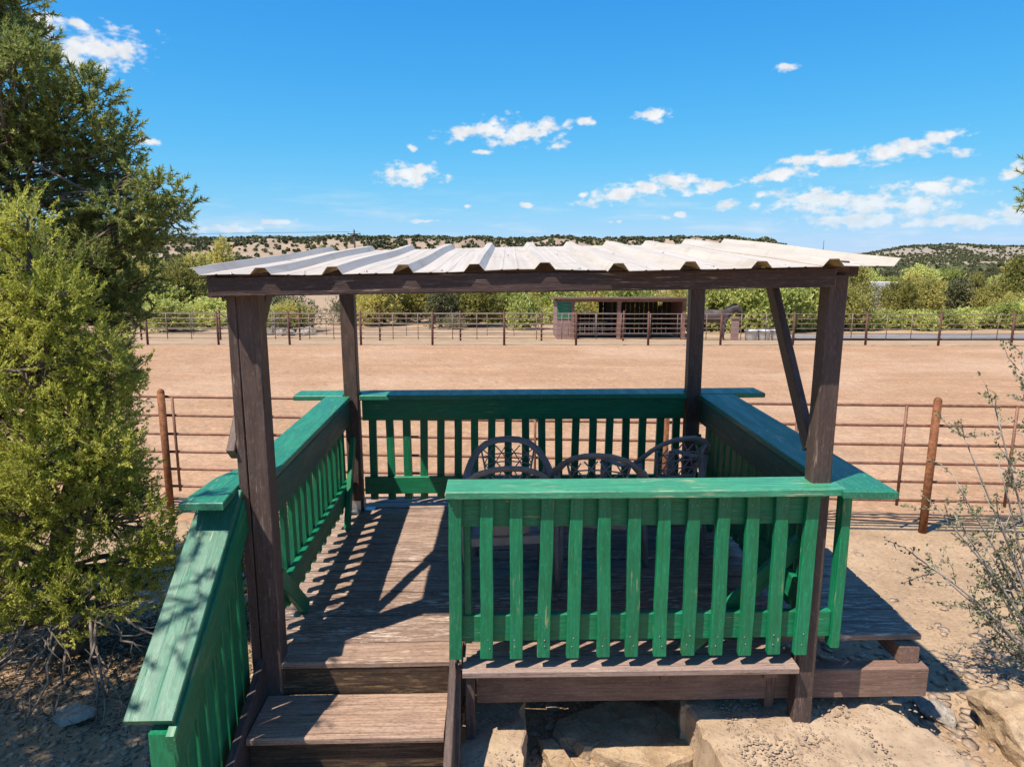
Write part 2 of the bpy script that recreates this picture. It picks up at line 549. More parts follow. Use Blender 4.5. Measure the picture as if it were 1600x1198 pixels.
def simple(name, c, rough=0.6, metal=0.0, var=0.25, scale=8, bump=0.0, spec=0.4, c2=None):
    m, t, p = new_mat(name)
    co, rn = obj_coords(t)
    n = t.noise(co, scale, 6, 0.72)
    t.put(p.inputs['Base Color'], t.mix(t.smooth(n, 0.3, 0.7), tuple(q * (1 - var) for q in c), c2 or tuple(min(1, q * (1 + var * 0.6)) for q in c)))
    t.put(p.inputs['Roughness'], t.smooth(n, 0.2, 0.8, max(0.05, rough - 0.1), rough + 0.1))
    p.inputs['Metallic'].default_value = metal
    p.inputs['Specular IOR Level'].default_value = spec
    if bump:
        t.put(p.inputs['Normal'], t.bump(n, bump, 0.01))
    return m


def roof_mat():
    m, t, p = new_mat('white_painted_sheet_metal')
    tc = t.new('ShaderNodeTexCoord')
    co = tc.outputs['Object']
    st = t.noise(t.mapping(co, scale=(26, 0.7, 1)), 1.4, 5, 0.6)
    bl = t.noise(co, 4.5, 5, 0.6)
    c = t.mix(t.smooth(st, 0.35, 0.72), (0.61, 0.545, 0.465), (0.50, 0.44, 0.365))
    c = t.mix(t.math('MULTIPLY', t.smooth(bl, 0.5, 0.72), 0.5), c, (0.36, 0.29, 0.22))
    t.put(p.inputs['Base Color'], c)
    t.put(p.inputs['Roughness'], t.smooth(bl, 0.3, 0.7, 0.45, 0.62))
    return m


M['roof'] = roof_mat()
M['roof_under'] = simple('tan_sheet_underside', (0.55, 0.40, 0.20), 0.6, 0, 0.3, 10)
M['screw'] = simple('roof_screw_steel', (0.35, 0.33, 0.31), 0.4, 0.7)
M['galv'] = simple('galvanised_bracket', (0.55, 0.56, 0.57), 0.4, 0.8, 0.2, 30)
M['rust'] = simple('rusty_pipe', (0.255, 0.090, 0.042), 0.75, 0.15, 0.5, 22, 0.3, 0.3, (0.34, 0.14, 0.06))
M['rail'] = simple('brown_oxidised_rail', (0.27, 0.125, 0.08), 0.6, 0.1, 0.45, 14, 0.2, 0.4)
M['far_post'] = simple('dark_red_fence_post', (0.125, 0.050, 0.036), 0.7, 0.1, 0.4, 5)
M['far_rail'] = simple('grey_brown_far_rail', (0.26, 0.19, 0.16), 0.6, 0.1, 0.3, 5)
M['cable'] = simple('dark_cable', (0.10, 0.085, 0.075), 0.6)
M['plastic'] = simple('dark_resin', (0.30, 0.275, 0.275), 0.38, 0, 0.25, 9, 0.05, 0.45)
def stone(name, a, b, stain):
    m, t, p = new_mat(name)
    co, rn = obj_coords(t)
    n = t.noise(co, 7, 7, 0.7)
    lay = t.noise(t.mapping(co, scale=(1, 1, 7)), 6, 5, 0.65)
    sp = t.noise(co, 75, 3, 0.65)
    c = t.mix(t.smooth(n, 0.32, 0.68), a, b)
    c = t.mix(t.smooth(lay, 0.5, 0.7, 0, 0.55), c, stain)
    c = t.mix(t.smooth(sp, 0.5, 0.72, 0, 0.55), c, tuple(q * 0.45 for q in a))
    cr = t.smooth(t.voro(t.vmath('ADD', co, t.mapping(t.noise(co, 5, 3, 0.6, color=True), scale=(.2, .2, .2))), 3.2, 'DISTANCE_TO_EDGE'), 0.014, 0.002)
    cr = t.math('MULTIPLY', cr, t.smooth(t.noise(co, 2.3, 2, 0.5), 0.50, 0.62))
    c = t.mix(t.math('MULTIPLY', cr, 0.35), c, tuple(q * 0.5 for q in a))
    t.put(p.inputs['Base Color'], c)
    p.inputs['Roughness'].default_value = 0.9
    p.inputs['Specular IOR Level'].default_value = 0.2
    h = t.math('SUBTRACT', t.math('ADD', n, t.math('MULTIPLY', sp, 0.25)), t.math('MULTIPLY', cr, 0.5))
    t.put(p.inputs['Normal'], t.bump(h, 0.9, 0.02))
    return m


M['rock'] = stone('sandstone', (0.34, 0.235, 0.145), (0.52, 0.385, 0.25), (0.30, 0.18, 0.09))
M['rock_grey'] = stone('grey_limestone', (0.28, 0.24, 0.20), (0.46, 0.41, 0.35), (0.33, 0.27, 0.2))
M['pebble'] = simple('pebbles', (0.40, 0.30, 0.22), 0.85, 0, 0.5, 14, 0.2, 0.2)
M['bark'] = simple('grey_shreddy_bark', (0.20, 0.155, 0.125), 0.9, 0, 0.5, 18, 0.8, 0.1)
M['dead'] = simple('bleached_dead_wood', (0.27, 0.215, 0.175), 0.85, 0, 0.4, 20, 0.4, 0.15)
M['twig_grey'] = simple('grey_twig', (0.42, 0.37, 0.33), 0.85, 0, 0.3, 20, 0.2, 0.15)
M['litter'] = simple('needle_litter', (0.11, 0.075, 0.05), 0.9, 0, 0.5, 6, 0, 0.1)
M['white'] = simple('white_paint', (0.75, 0.75, 0.74), 0.5, 0, 0.1, 3)
M['tank'] = simple('galvanised_tank', (0.62, 0.64, 0.67), 0.45, 0.3, 0.15, 6)
M['black'] = simple('black_rubber', (0.02, 0.02, 0.022), 0.7)
M['glass'] = simple('dark_window', (0.03, 0.04, 0.05), 0.1)
M['pole'] = simple('utility_pole_wood', (0.07, 0.05, 0.04), 0.8)
M['shed_red'] = simple('faded_red_boards', (0.30, 0.145, 0.115), 0.8, 0, 0.3, 6)
M['shed_pink'] = simple('faded_pink_siding', (0.33, 0.205, 0.185), 0.8, 0, 0.2, 6)
M['shed_green'] = simple('green_siding', (0.03, 0.20, 0.11), 0.6, 0, 0.2, 4)
M['shed_dark'] = simple('dark_brown_boards', (0.055, 0.038, 0.032), 0.85, 0, 0.4, 6)
M['shed_roof'] = simple('brown_shed_roofing', (0.20, 0.13, 0.10), 0.7, 0, 0.3, 3)
M['hay'] = simple('grey_weathered_slats', (0.30, 0.26, 0.22), 0.8)
M['horse'] = simple('dusty_black_coat', (0.045, 0.035, 0.032), 0.6, 0, 0.3, 2.2, 0, 0.3, (0.16, 0.125, 0.11))
M['mane'] = simple('black_mane', (0.015, 0.012, 0.012), 0.7)


def leaf_mat(name, a, b, tip=None, trans=0.25, scale=1.2, rough=0.6, each=0.75):
    m, t, p = new_mat(name)
    tc = t.new('ShaderNodeTexCoord')
    oi = t.new('ShaderNodeObjectInfo')
    ge = t.new('ShaderNodeNewGeometry')
    n = t.noise(tc.outputs['Object'], scale, 3, 0.6)
    fac = t.math('ADD', t.math('MULTIPLY', n, 0.9), t.math('MULTIPLY', ge.outputs['Random Per Island'], 0.5))
    fac = t.math('ADD', fac, t.math('MULTIPLY', t.math('SUBTRACT', oi.outputs['Random'], 0.5), each))
    c = t.ramp(fac, [(0.3, a), (0.95, b)] if tip is None else [(0.3, a), (0.85, b), (1.15 if False else 1.0, tip)])
    t.put(p.inputs['Base Color'], c)
    p.inputs['Roughness'].default_value = rough
    p.inputs['Specular IOR Level'].default_value = 0.25
    tr = t.new('ShaderNodeBsdfTranslucent')
    t.put(tr.inputs['Color'], c)
    mx = t.new('ShaderNodeMixShader')
    mx.inputs[0].default_value = trans
    t.put(mx.inputs[1], p.outputs[0]); t.put(mx.inputs[2], tr.outputs[0])
    out = [q for q in t.n if q.type == 'OUTPUT_MATERIAL'][0]
    t.put(out.inputs[0], mx.outputs[0])
    return m


M['juniper'] = leaf_mat('juniper_leaf', (0.23, 0.28, 0.05), (0.68, 0.70, 0.135), (0.90, 0.84, 0.26), 0.48, 1.6, each=0.0)
M['pinyon'] = leaf_mat('pinyon_needles', (0.14, 0.19, 0.055), (0.43, 0.475, 0.14), (0.78, 0.72, 0.26), 0.44, 1.8, each=0.0)
M['belt_a'] = leaf_mat('belt_juniper_leaf', (0.24, 0.24, 0.06), (0.72, 0.645, 0.20), None, 0.42, 0.6)
M['belt_b'] = leaf_mat('belt_oak_leaf', (0.32, 0.37, 0.09), (0.80, 0.82, 0.27), None, 0.42, 0.7)
M['sage'] = leaf_mat('grey_green_brush', (0.15, 0.16, 0.08), (0.32, 0.32, 0.17), None, 0.25, 0.7)
M['dark_juniper'] = leaf_mat('distant_juniper', (0.085, 0.095, 0.045), (0.19, 0.195, 0.085), None, 0.15, 0.1)  # lightened towards olive, distance haze put into the leaf colour
M['mahogany'] = leaf_mat('small_grey_green_leaf', (0.18, 0.20, 0.10), (0.40, 0.41, 0.22), None, 0.3, 3)


def ground_mat():
    m, t, p = new_mat('dry_earth')
    ge = t.new('ShaderNodeNewGeometry')
    pos = ge.outputs['Position']
    sep = t.new('ShaderNodeSeparateXYZ'); t.put(sep.inputs[0], pos)
    y = sep.outputs[1]
    n1 = t.noise(pos, 1.1, 6, 0.6)
    n2 = t.noise(pos, 9, 6, 0.65)
    n3 = t.noise(pos, 0.02, 5, 0.6)
    near = t.mix(t.smooth(n1, 0.3, 0.7), (0.36, 0.245, 0.150), (0.50, 0.355, 0.225))
    near = t.mix(t.math('MULTIPLY', t.smooth(n2, 0.5, 0.75), 0.5), near, (0.24, 0.175, 0.12))
    peb = t.voro(pos, 38)
    pc = t.voro(pos, 38, out='Color')
    near = t.mix(t.math('MULTIPLY', t.smooth(peb, 0.30, 0.18), 0.55), near, t.mix(0.92, pc, (0.42, 0.34, 0.27)))
    g3 = t.noise(pos, 28, 4, 0.7)
    near = t.mix(t.smooth(g3, 0.48, 0.7, 0, 0.55), near, (0.22, 0.15, 0.095))
    near = t.mix(t.smooth(g3, 0.46, 0.28, 0, 0.5), near, (0.60, 0.46, 0.32))
    hill = t.mix(t.smooth(n3, 0.35, 0.65), (0.33, 0.235, 0.165), (0.40, 0.315, 0.235))
    hill = t.mix(t.math('MULTIPLY', t.smooth(t.noise(pos, 0.09, 4, 0.6), 0.48, 0.7), 0.6), hill, (0.30, 0.22, 0.145))
    hill = t.mix(t.smooth(t.math('ADD', y, t.math('MULTIPLY', n3, 400)), 1250, 1700), hill, (0.32, 0.275, 0.22))
    c = t.mix(t.smooth(y, 30, 220), near, hill)
    t.put(p.inputs['Base Color'], c)
    p.inputs['Roughness'].default_value = 0.9
    p.inputs['Specular IOR Level'].default_value = 0.15
    h = t.math('ADD', t.math('MULTIPLY', n2, 0.7), t.math('MULTIPLY', t.smooth(peb, 0.35, 0.1), 0.5))
    t.put(p.inputs['Normal'], t.bump(h, 0.7, 0.02))
    return m


def sand_mat():
    m, t, p = new_mat('arena_sand')
    ge = t.new('ShaderNodeNewGeometry')
    pos = ge.outputs['Position']
    n1 = t.noise(t.mapping(pos, scale=(0.35, 1.0, 1)), 0.9, 5, 0.6)
    n2 = t.noise(t.mapping(pos, scale=(0.8, 1, 1)), 7, 6, 0.7)
    har = t.noise(t.mapping(pos, scale=(0.12, 4.0, 1)), 1.6, 4, 0.6)
    c = t.mix(t.smooth(n1, 0.3, 0.72), (0.385, 0.233, 0.138), (0.475, 0.300, 0.186))
    c = t.mix(t.math('MULTIPLY', t.smooth(n2, 0.48, 0.7), 0.45), c, (0.30, 0.168, 0.09))  # clod tone that also paints shade into the small dents
    c = t.mix(t.math('MULTIPLY', t.smooth(har, 0.48, 0.66), 0.5), c, (0.33, 0.205, 0.13))
    c = t.mix(t.smooth(t.noise(pos, 0.22, 4, 0.6), 0.46, 0.66, 0, 0.45), c, (0.56, 0.40, 0.28))
    gr = t.noise(pos, 16, 4, 0.7)
    c = t.mix(t.smooth(gr, 0.47, 0.68, 0, 0.45), c, (0.28, 0.163, 0.093))  # darker and paler flecks, dent shading put into the sand colour
    c = t.mix(t.smooth(gr, 0.50, 0.30, 0, 0.45), c, (0.60, 0.40, 0.26))
    v = t.voro(pos, 5.0)
    c = t.mix(t.smooth(v, 0.035, 0.02), c, (0.6, 0.5, 0.4))
    t.put(p.inputs['Base Color'], c)
    p.inputs['Roughness'].default_value = 0.95
    p.inputs['Specular IOR Level'].default_value = 0.1
    hv = t.voro(pos, 6.5, 'SMOOTH_F1')
    h = t.math('ADD', t.math('MULTIPLY', n2, 0.8), t.math('MULTIPLY', hv, 0.6))
    h = t.math('ADD', h, t.math('MULTIPLY', har, 0.5))
    t.put(p.inputs['Normal'], t.bump(h, 0.9, 0.04))
    return m


def concrete_mat():
    m, t, p = new_mat('rough_aggregate_concrete')
    co, rn = obj_coords(t)
    n = t.noise(co, 5, 6, 0.65)
    g = t.voro(co, 48)
    gc = t.voro(co, 48, out='Color')
    patch = t.smooth(t.noise(co, 3.2, 4, 0.6), 0.45, 0.62)
    c = t.mix(t.smooth(n, 0.3, 0.7), (0.36, 0.262, 0.178), (0.51, 0.39, 0.272))
    c = t.mix(t.math('MULTIPLY', t.smooth(g, 0.42, 0.2), t.math('MULTIPLY', patch, 0.8)), c, t.mix(0.93, gc, (0.40, 0.24, 0.15)))
    pit = t.smooth(t.voro(co, 44), 0.26, 0.12)
    c = t.mix(t.math('MULTIPLY', pit, t.smooth(t.noise(co, 11, 3, 0.6), 0.42, 0.58, 0, 0.9)), c, (0.10, 0.065, 0.045))
    c = t.mix(t.smooth(t.noise(co, 60, 4, 0.7), 0.5, 0.72, 0, 0.5), c, (0.28, 0.19, 0.13))
    t.put(p.inputs['Base Color'], c)
    p.inputs['Roughness'].default_value = 0.9
    p.inputs['Specular IOR Level'].default_value = 0.2
    h = t.math('ADD', n, t.math('MULTIPLY', t.smooth(g, 0.45, 0.1), t.math('MULTIPLY', patch, 0.6)))
    t.put(p.inputs['Normal'], t.bump(h, 0.7, 0.012))
    return m


M['ground'] = ground_mat()
M['sand'] = sand_mat()
M['concrete'] = concrete_mat()
M['road'] = simple('grey_road', (0.23, 0.225, 0.23), 0.9, 0, 0.2, 1.5, 0.2, 0.2)

# ------------------------------------------------------------ the land
def build_ground():
    a1 = np.radians(np.arange(-46, 46.01, 0.25)) 
    a2 = np.radians(np.arange(50, 310.1, 4.0))
    ang = np.concatenate([a1, a2])                       # clockwise from +Y
    rad = np.concatenate([[0.6], np.geomspace(1.2, 30, 210), np.geomspace(31, 430, 70), np.linspace(440, 700, 60), np.geomspace(720, 6000, 60)])
    A, RR = np.meshgrid(ang, rad)
    X = RR * np.sin(A); Y = RR * np.cos(A)
    Z = ground_z(X, Y)
    ins = (np.abs(X) < 33) & (Y > 7.75) & (Y < 26.6)
    Z = np.where(ins, Z - 0.16, Z)
    nr, na = X.shape
    V = np.stack([X, Y, Z], -1).reshape(-1, 3)
    i, j = np.meshgrid(np.arange(nr - 1), np.arange(na), indexing='ij')
    j2 = (j + 1) % na
    F = np.stack([i * na + j, (i + 1) * na + j, (i + 1) * na + j2, i * na + j2], -1).reshape(-1, 4)[:, ::-1]
    me = mesh_np('ground', V, F, True)
    me.materials.append(M['ground'])
    tag(link(bpy.data.objects.new('ground', me)), 'dry tan earth running out to the hills', kind='structure')


def grid_sheet(name, xs, ys, zf, mat, label):
    X, Y = np.meshgrid(xs, ys)
    Z = zf(X, Y)
    V = np.stack([X, Y, Z], -1).reshape(-1, 3)
    nr, na = X.shape
    i, j = np.meshgrid(np.arange(nr - 1), np.arange(na - 1), indexing='ij')
    F = np.stack([i * na + j, i * na + j + 1, (i + 1) * na + j + 1, (i + 1) * na + j], -1).reshape(-1, 4)
    me = mesh_np(name, V, F, True)
    me.materials.append(mat)
    return tag(link(bpy.data.objects.new(name, me)), label, kind='structure')


build_ground()


def arena_z(X, Y):
    z = ground_z(X, Y)
    e = np.minimum(np.minimum((Y - 7.55) / 0.3, (27.0 - Y) / 0.4), (33.3 - np.abs(X)) / 0.5)
    k = sstep(e)
    dents = np.clip(vnoise(X / 0.17 + 3, Y / 0.17) - 0.62, 0, 1) * 0.08
    return z - 0.03 + 0.05 * k + k * (0.075 * fbm(X / 0.42, Y / 0.34, 3) - dents + 0.03 * fbm(X / 2.2, Y / 1.0, 2))


def build_arena():
    ys = np.geomspace(7.5, 27.0, 300)
    half = np.concatenate([np.linspace(0, 1, 230), [1.15, 1.4, 1.8]])
    sx = np.concatenate([-half[:0:-1], half])
    Y, S = np.meshgrid(ys, sx, indexing='ij')
    X = S * (Y * 0.78 + 0.8)
    X = np.clip(X, -33.3, 33.3)
    X[:, 0] = -33.3; X[:, -1] = 33.3
    V = np.stack([X, Y, arena_z(X, Y)], -1).reshape(-1, 3)
    nr, na = X.shape
    i, j = np.meshgrid(np.arange(nr - 1), np.arange(na - 1), indexing='ij')
    F = np.stack([i * na + j, i * na + j + 1, (i + 1) * na + j + 1, (i + 1) * na + j], -1).reshape(-1, 4)
    me = mesh_np('riding_arena', V, F, True)
    me.materials.append(M['sand'])
    tag(link(bpy.data.objects.new('riding_arena', me)), 'raked orange sand of the riding arena', kind='structure')


build_arena()


def road_z(X, Y):
    return ground_z(X, Y) + 0.10


grid_sheet('road', np.linspace(13, 75, 60), np.linspace(32.6, 35.6, 5), road_z, M['road'], 'grey road behind the far arena fence')

# ------------------------------------------------------------ gazebo
GC = Vector((0.35, 4.4, -0.62))
rotz = Matrix.Rotation(YAW, 3, 'Z')


def W(u, v, z=0.0):
    """gazebo frame -> world"""
    return rotz @ Vector((u, v, z))


gaz = thing('gazebo', 'open brown timber gazebo with green railings, steps and white metal roof', 'gazebo', W(*GC), rz=YAW)


def part(name, parent=gaz):
    return empty(name, (0, 0, 0), parent)


def B(name, p0, p1, Wd, T, mat, parent=None, up=(0, 0, 1), **k):
    return board(name, p0, p1, Wd, T, M[mat], parent or gaz, up, off=GC, **k)


def prism(name, poly, z0, z1, mat, parent, ch=0.004):
    """horizontal board of a given outline in the gazebo frame (length along v = local X)"""
    cx = sum(p[0] for p in poly) / len(poly); cy = sum(p[1] for p in poly) / len(poly)
    P = [(p[1] - cy, -(p[0] - cx)) for p in poly]
    n = len(P)

    def inset(q):
        out = []
        for i in range(n):
            a = Vector(P[i - 1]); b = Vector(P[i]); c = Vector(P[(i + 1) % n])
            d1 = (b - a).normalized(); d2 = (c - b).normalized()
            n1 = Vector((-d1.y, d1.x)); n2 = Vector((-d2.y, d2.x))
            m_ = (n1 + n2); m_ = m_ / max(0.3, m_.dot(n1))
            out.append(b + m_ * q)
        return out
    area = sum(P[i - 1][0] * P[i][1] - P[i][0] * P[i - 1][1] for i in range(n))
    s_ = 1 if area > 0 else -1
    ins = inset(ch * s_)
    h = (z1 - z0) / 2
    V = [(p[0], p[1], -h) for p in ins] + [(p[0], p[1], -h + ch) for p in P] + [(p[0], p[1], h - ch) for p in P] + [(p[0], p[1], h) for p in ins]
    F = [tuple(range(n))[::-1], tuple(3 * n + i for i in range(n))]
    for L_ in range(3):
        for i in range(n):
            j = (i + 1) % n
            F.append((L_ * n + i, L_ * n + j, (L_ + 1) * n + j, (L_ + 1) * n + i))
    if s_ < 0: F = [f[::-1] for f in F]
    me = bpy.data.meshes.new(name)
    me.from_pydata(V, [], F); me.update()
    me.materials.append(M[mat])
    o = bpy.data.objects.new(name, me)
    m = Matrix(((0, -1, 0), (1, 0, 0), (0, 0, 1))).to_4x4()
    m.translation = Vector((cx, cy, (z0 + z1) / 2)) - GC
    o.matrix_basis = m
    return link(o, parent)


# posts
def posts():
    # front left: two boards nailed together, runs down beside the steps
    B('post', (-1.215, 3.35, -0.75), (-1.215, 3.35, 1.93), 0.10, 0.045, 'brown', up=(1, 0, 0))
    B('post', (-1.142, 3.352, -0.75), (-1.142, 3.352, 1.945), 0.112, 0.10, 'brown', up=(1, 0, 0), ch=0.006)
    B('post', (1.600, 3.295, -0.37), (1.598, 3.295, 1.955), 0.09, 0.095, 'brown', up=(1, 0, 0), ch=0.006)
    B('post', (-1.115, 5.50, -0.9), (-1.13, 5.50, 2.02), 0.10, 0.11, 'brown', up=(1, 0, 0), ch=0.006)
    B('post', (1.60, 5.50, -0.9), (1.585, 5.50, 2.05), 0.10, 0.11, 'brown', up=(1, 0, 0), ch=0.006)
    # red-brown stub post under the front right corner, a packing block behind it
    B('post_stub', (1.475, 3.42, -0.37), (1.475, 3.42, -0.12), 0.08, 0.05, 'red_beam', up=(1, 0, 0))


def brackets():
    mb = MB()
    mb.box((0, 0, 0.045), (0.006, 0.075, 0.09)); mb.box((-0.04, 0, 0.003), (0.08, 0.075, 0.006))
    o = mb.build('post_bracket', M['galv'], gaz, Vector((-1.055, 5.49, 0.0)) - GC)
    o.rotation_euler = (0, 0, math.pi)
    mb = MB()
    mb.box((0, 0, 0.045), (0.07, 0.006, 0.09)); mb.box((0, -0.03, 0.003), (0.07, 0.06, 0.006))
    mb.build('post_bracket', M['galv'], gaz, Vector((-1.115, 5.444, 0.0)) - GC)


posts()
brackets()

# beams and braces
B('roof_beam', (-1.255, 3.218, 1.905), (1.545, 3.218, 1.948), 0.088, 0.085, 'brown_beam', up=(0, 1, 0), ch=0.005, warp=0.004)
B('roof_beam', (-1.272, 3.235, 1.905), (-1.272, 5.56, 2.0), 0.10, 0.038, 'brown', up=(1, 0, 0))
B('roof_beam', (1.60, 3.265, 1.995), (1.60, 5.56, 2.05), 0.05, 0.10, 'brown', up=(1, 0, 0))
B('roof_beam', (-1.25, 5.59, 2.005), (1.66, 5.59, 2.045), 0.09, 0.06, 'brown_beam', up=(0, 1, 0))
B('purlin', (-1.25, 4.4, 1.965), (1.66, 4.4, 2.0), 0.05, 0.09, 'brown')
B('outrigger', (1.56, 3.30, 1.972), (1.70, 3.30, 1.974), 0.05, 0.045, 'brown_beam', up=(0, 1, 0))
B('knee_brace', (-1.262, 3.31, 1.10), (-1.262, 4.06, 1.93), 0.085, 0.04, 'brown', up=(1, 0, 0))
B('knee_brace', (1.575, 3.36, 1.10), (1.575, 4.05, 1.97), 0.085, 0.04, 'brown', up=(1, 0, 0))

# roof: overlapping ribbed sheets
def roof():
    rf = part('roof')
    u0, pitch = -1.335, 0.3125
    rh, hb, ht = 0.034, 0.046, 0.021
    q = random.Random(5)

    FR = (3.152, 3.150, 3.070, 3.062)

    def front(u):
        return FR[k]

    def prof(i0, i1):
        pts = []
        for i in range(i0, i1 + 1):
            c = u0 + pitch * i
            if i == 0:
                pts += [(c, rh * 0.95), (c + ht, rh), (c + hb, 0)]
            elif i == 10:
                pts += [(c - hb, 0), (c - ht, rh), (c, rh * 0.9)]
            else:
                pts += [(c - hb, 0), (c - ht, rh), (c + ht, rh), (c + hb, 0)]
            if i < i1:
                pts += [(c + pitch * 0.36, 0.0), (c + pitch * 0.385, 0.003), (c + pitch * 0.41, 0.0), (c + pitch * 0.59, 0.0), (c + pitch * 0.615, 0.003), (c + pitch * 0.64, 0.0)]
        return pts
    ns = 8
    for k, (a, b) in enumerate(((0, 3), (3, 6), (6, 9), (9, 10))):
        pr = prof(a, b)
        lift = 0.0035 * (k % 2)
        V = []; F = []; mi = []
        n = len(pr)
        for side in (0, 1):
            for s_ in range(ns + 1):
                t = s_ / ns
                for (u, h) in pr:
                    v = front(u) + (5.64 - front(u)) * t
                    uu = u + 0.055 * t
                    z = 1.957 + 0.0135 * (u + 1.3) + t * (0.112 + 0.006 * (u + 1.3)) + h + lift - (0.0022 if side else 0)
                    z += 0.004 * math.sin(u * 9 + t * 7) * (1 if 0 < s_ < ns else 0.4)
                    # the sheet lifts a little at the front edge between ribs here and there
                    if s_ == 0 and h < 0.004: z += 0.006 * max(0, math.sin(u * 5.2 + 1.1))
                    V.append(Vector((uu, v, z)) - GC)
        o2 = (ns + 1) * n
        for s_ in range(ns):
            for i in range(n - 1):
                F.append((s_ * n + i, s_ * n + i + 1, (s_ + 1) * n + i + 1, (s_ + 1) * n + i)); mi.append(0)
                F.append((o2 + s_ * n + i, o2 + (s_ + 1) * n + i, o2 + (s_ + 1) * n + i + 1, o2 + s_ * n + i + 1)); mi.append(1)
        for i in range(n - 1):
            F.append((i, o2 + i, o2 + i + 1, i + 1)); mi.append(0)
            e = ns * n
            F.append((e + i, e + i + 1, o2 + e + i + 1, o2 + e + i)); mi.append(0)
        for s_ in range(ns):
            F.append((s_ * n, (s_ + 1) * n, o2 + (s_ + 1) * n, o2 + s_ * n)); mi.append(0)
            e = n - 1
            F.append((s_ * n + e, o2 + s_ * n + e, o2 + (s_ + 1) * n + e, (s_ + 1) * n + e)); mi.append(0)
        me = bpy.data.meshes.new('roof_sheet')
        me.from_pydata([tuple(p) for p in V], [], F)
        me.polygons.foreach_set('material_index', mi)
        me.update()
        me.materials.append(M['roof']); me.materials.append(M['roof_under'])
        link(bpy.data.objects.new('roof_sheet', me), rf)
    sb = MB(); sb.lathe([(0.008, 0), (0.008, 0.002), (0.004, 0.003), (0.004, 0.006), (0.0, 0.0065)], 6)
    sm = sb.mesh('roof_screw'); sm.materials.append(M['screw'])
    for i in range(10):
        for v, zz in ((3.215, 1.962), (4.4, 2.013), (5.56, 2.068)):
            u = u0 + pitch * (i + 0.5) + q.uniform(-.02, .02)
            t = (v - 3.16) / 2.48
            o = bpy.data.objects.new('roof_screw', sm)
            o.location = Vector((u + 0.055 * t, v, 1.957 + 0.0135 * (u + 1.3) + t * (0.112 + 0.006 * (u + 1.3)) + 0.004)) - GC
            link(o, rf)


roof()

# deck
def deck():
    dk = part('deck')
    q = random.Random(2)
    v = 3.49; w_ = 0.134; i = 0
    while v < 5.75:
        o = B('plank', (-1.30 + q.uniform(-.01, .01), v + w_ / 2, -0.019 + q.uniform(-.0015, .0015)),
              (2.35 + q.uniform(-.012, .012), v + w_ / 2 + q.uniform(-.002, .002), -0.019 + q.uniform(-.0015, .0015)), w_, 0.037, 'deck', dk, ch=0.006, warp=0.003)
        v += w_ + 0.011; i += 1
    # front boards stop at the corner post; the steps side has its own nosing board
    B('plank', (-0.155, 3.415, -0.019), (1.535, 3.415, -0.019), 0.139, 0.037, 'deck', dk, ch=0.006, warp=0.003)
    B('plank', (-0.165, 3.268, -0.019), (1.535, 3.262, -0.019), 0.140, 0.037, 'nosing', dk, ch=0.006)
    B('plank', (-1.125, 3.392, -0.019), (-0.175, 3.394, -0.019), 0.185, 0.037, 'tread', dk, ch=0.007)
    # joists, running away from the viewer
    for u in (-1.10, -0.45, 0.22, 0.88, 1.42):
        B('joist', (u, 3.36 if u < -0.2 else 3.30, -0.087), (u, 5.72, -0.087), 0.095, 0.04, 'red_beam', dk, up=(1, 0, 0))
    B('joist', (2.245, 3.43, -0.087), (2.245, 5.70, -0.087), 0.095, 0.11, 'red_beam', dk, up=(1, 0, 0), ch=0.006)
    B('beam', (-0.10, 3.43, -0.222), (2.33, 3.425, -0.222), 0.17, 0.085, 'red_beam', dk, up=(0, 1, 0), ch=0.006)
    B('beam', (-1.15, 5.55, -0.222), (2.33, 5.55, -0.222), 0.17, 0.085, 'red_beam', dk, up=(0, 1, 0), ch=0.006)
    B('packing_block', (1.40, 3.33, -0.085), (1.47, 3.33, -0.085), 0.08, 0.07, 'red_beam', dk)
    B('support_leg', (-0.13, 3.30, -0.46), (-0.13, 3.30, -0.040), 0.07, 0.05, 'brown', dk, up=(1, 0, 0))
    B('support_leg', (2.2, 5.5, -0.95), (2.2, 5.5, -0.31), 0.09, 0.09, 'red_beam', dk, up=(1, 0, 0))


deck()


def stairs():
    st = part('staircase')
    u0, u1 = -1.165, -0.245
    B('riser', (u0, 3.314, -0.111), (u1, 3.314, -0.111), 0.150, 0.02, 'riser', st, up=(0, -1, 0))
    for k in range(3):
        z = -0.19 - 0.18 * k
        v0 = 2.955 - 0.345 * k
        B('tread', (u0 - 0.01 * k, v0 + 0.105, z), (u1, v0 + 0.105, z), 0.215, 0.038, 'tread', st, ch=0.007)
        B('tread', (u0, v0 + 0.279, z - 0.002), (u1, v0 + 0.279, z - 0.002), 0.122, 0.036, 'tread', st, ch=0.006)
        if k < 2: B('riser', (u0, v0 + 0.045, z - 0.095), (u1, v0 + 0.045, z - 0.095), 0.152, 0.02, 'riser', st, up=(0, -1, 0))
    for u in (-1.192, -0.215):
        B('stringer', (u, 2.12, -0.62), (u, 3.40, 0.02 - 0.08), 0.24, 0.038, 'brown', st, up=(1, 0, 0), end=(0.5, 0.5))
    B('stringer_plate', (-0.195, 3.30, -0.02), (-0.195, 2.90, -0.50), 0.06, 0.035, 'red_beam', st, up=(1, 0, 0))


stairs()

# railings
slat_mesh = {}


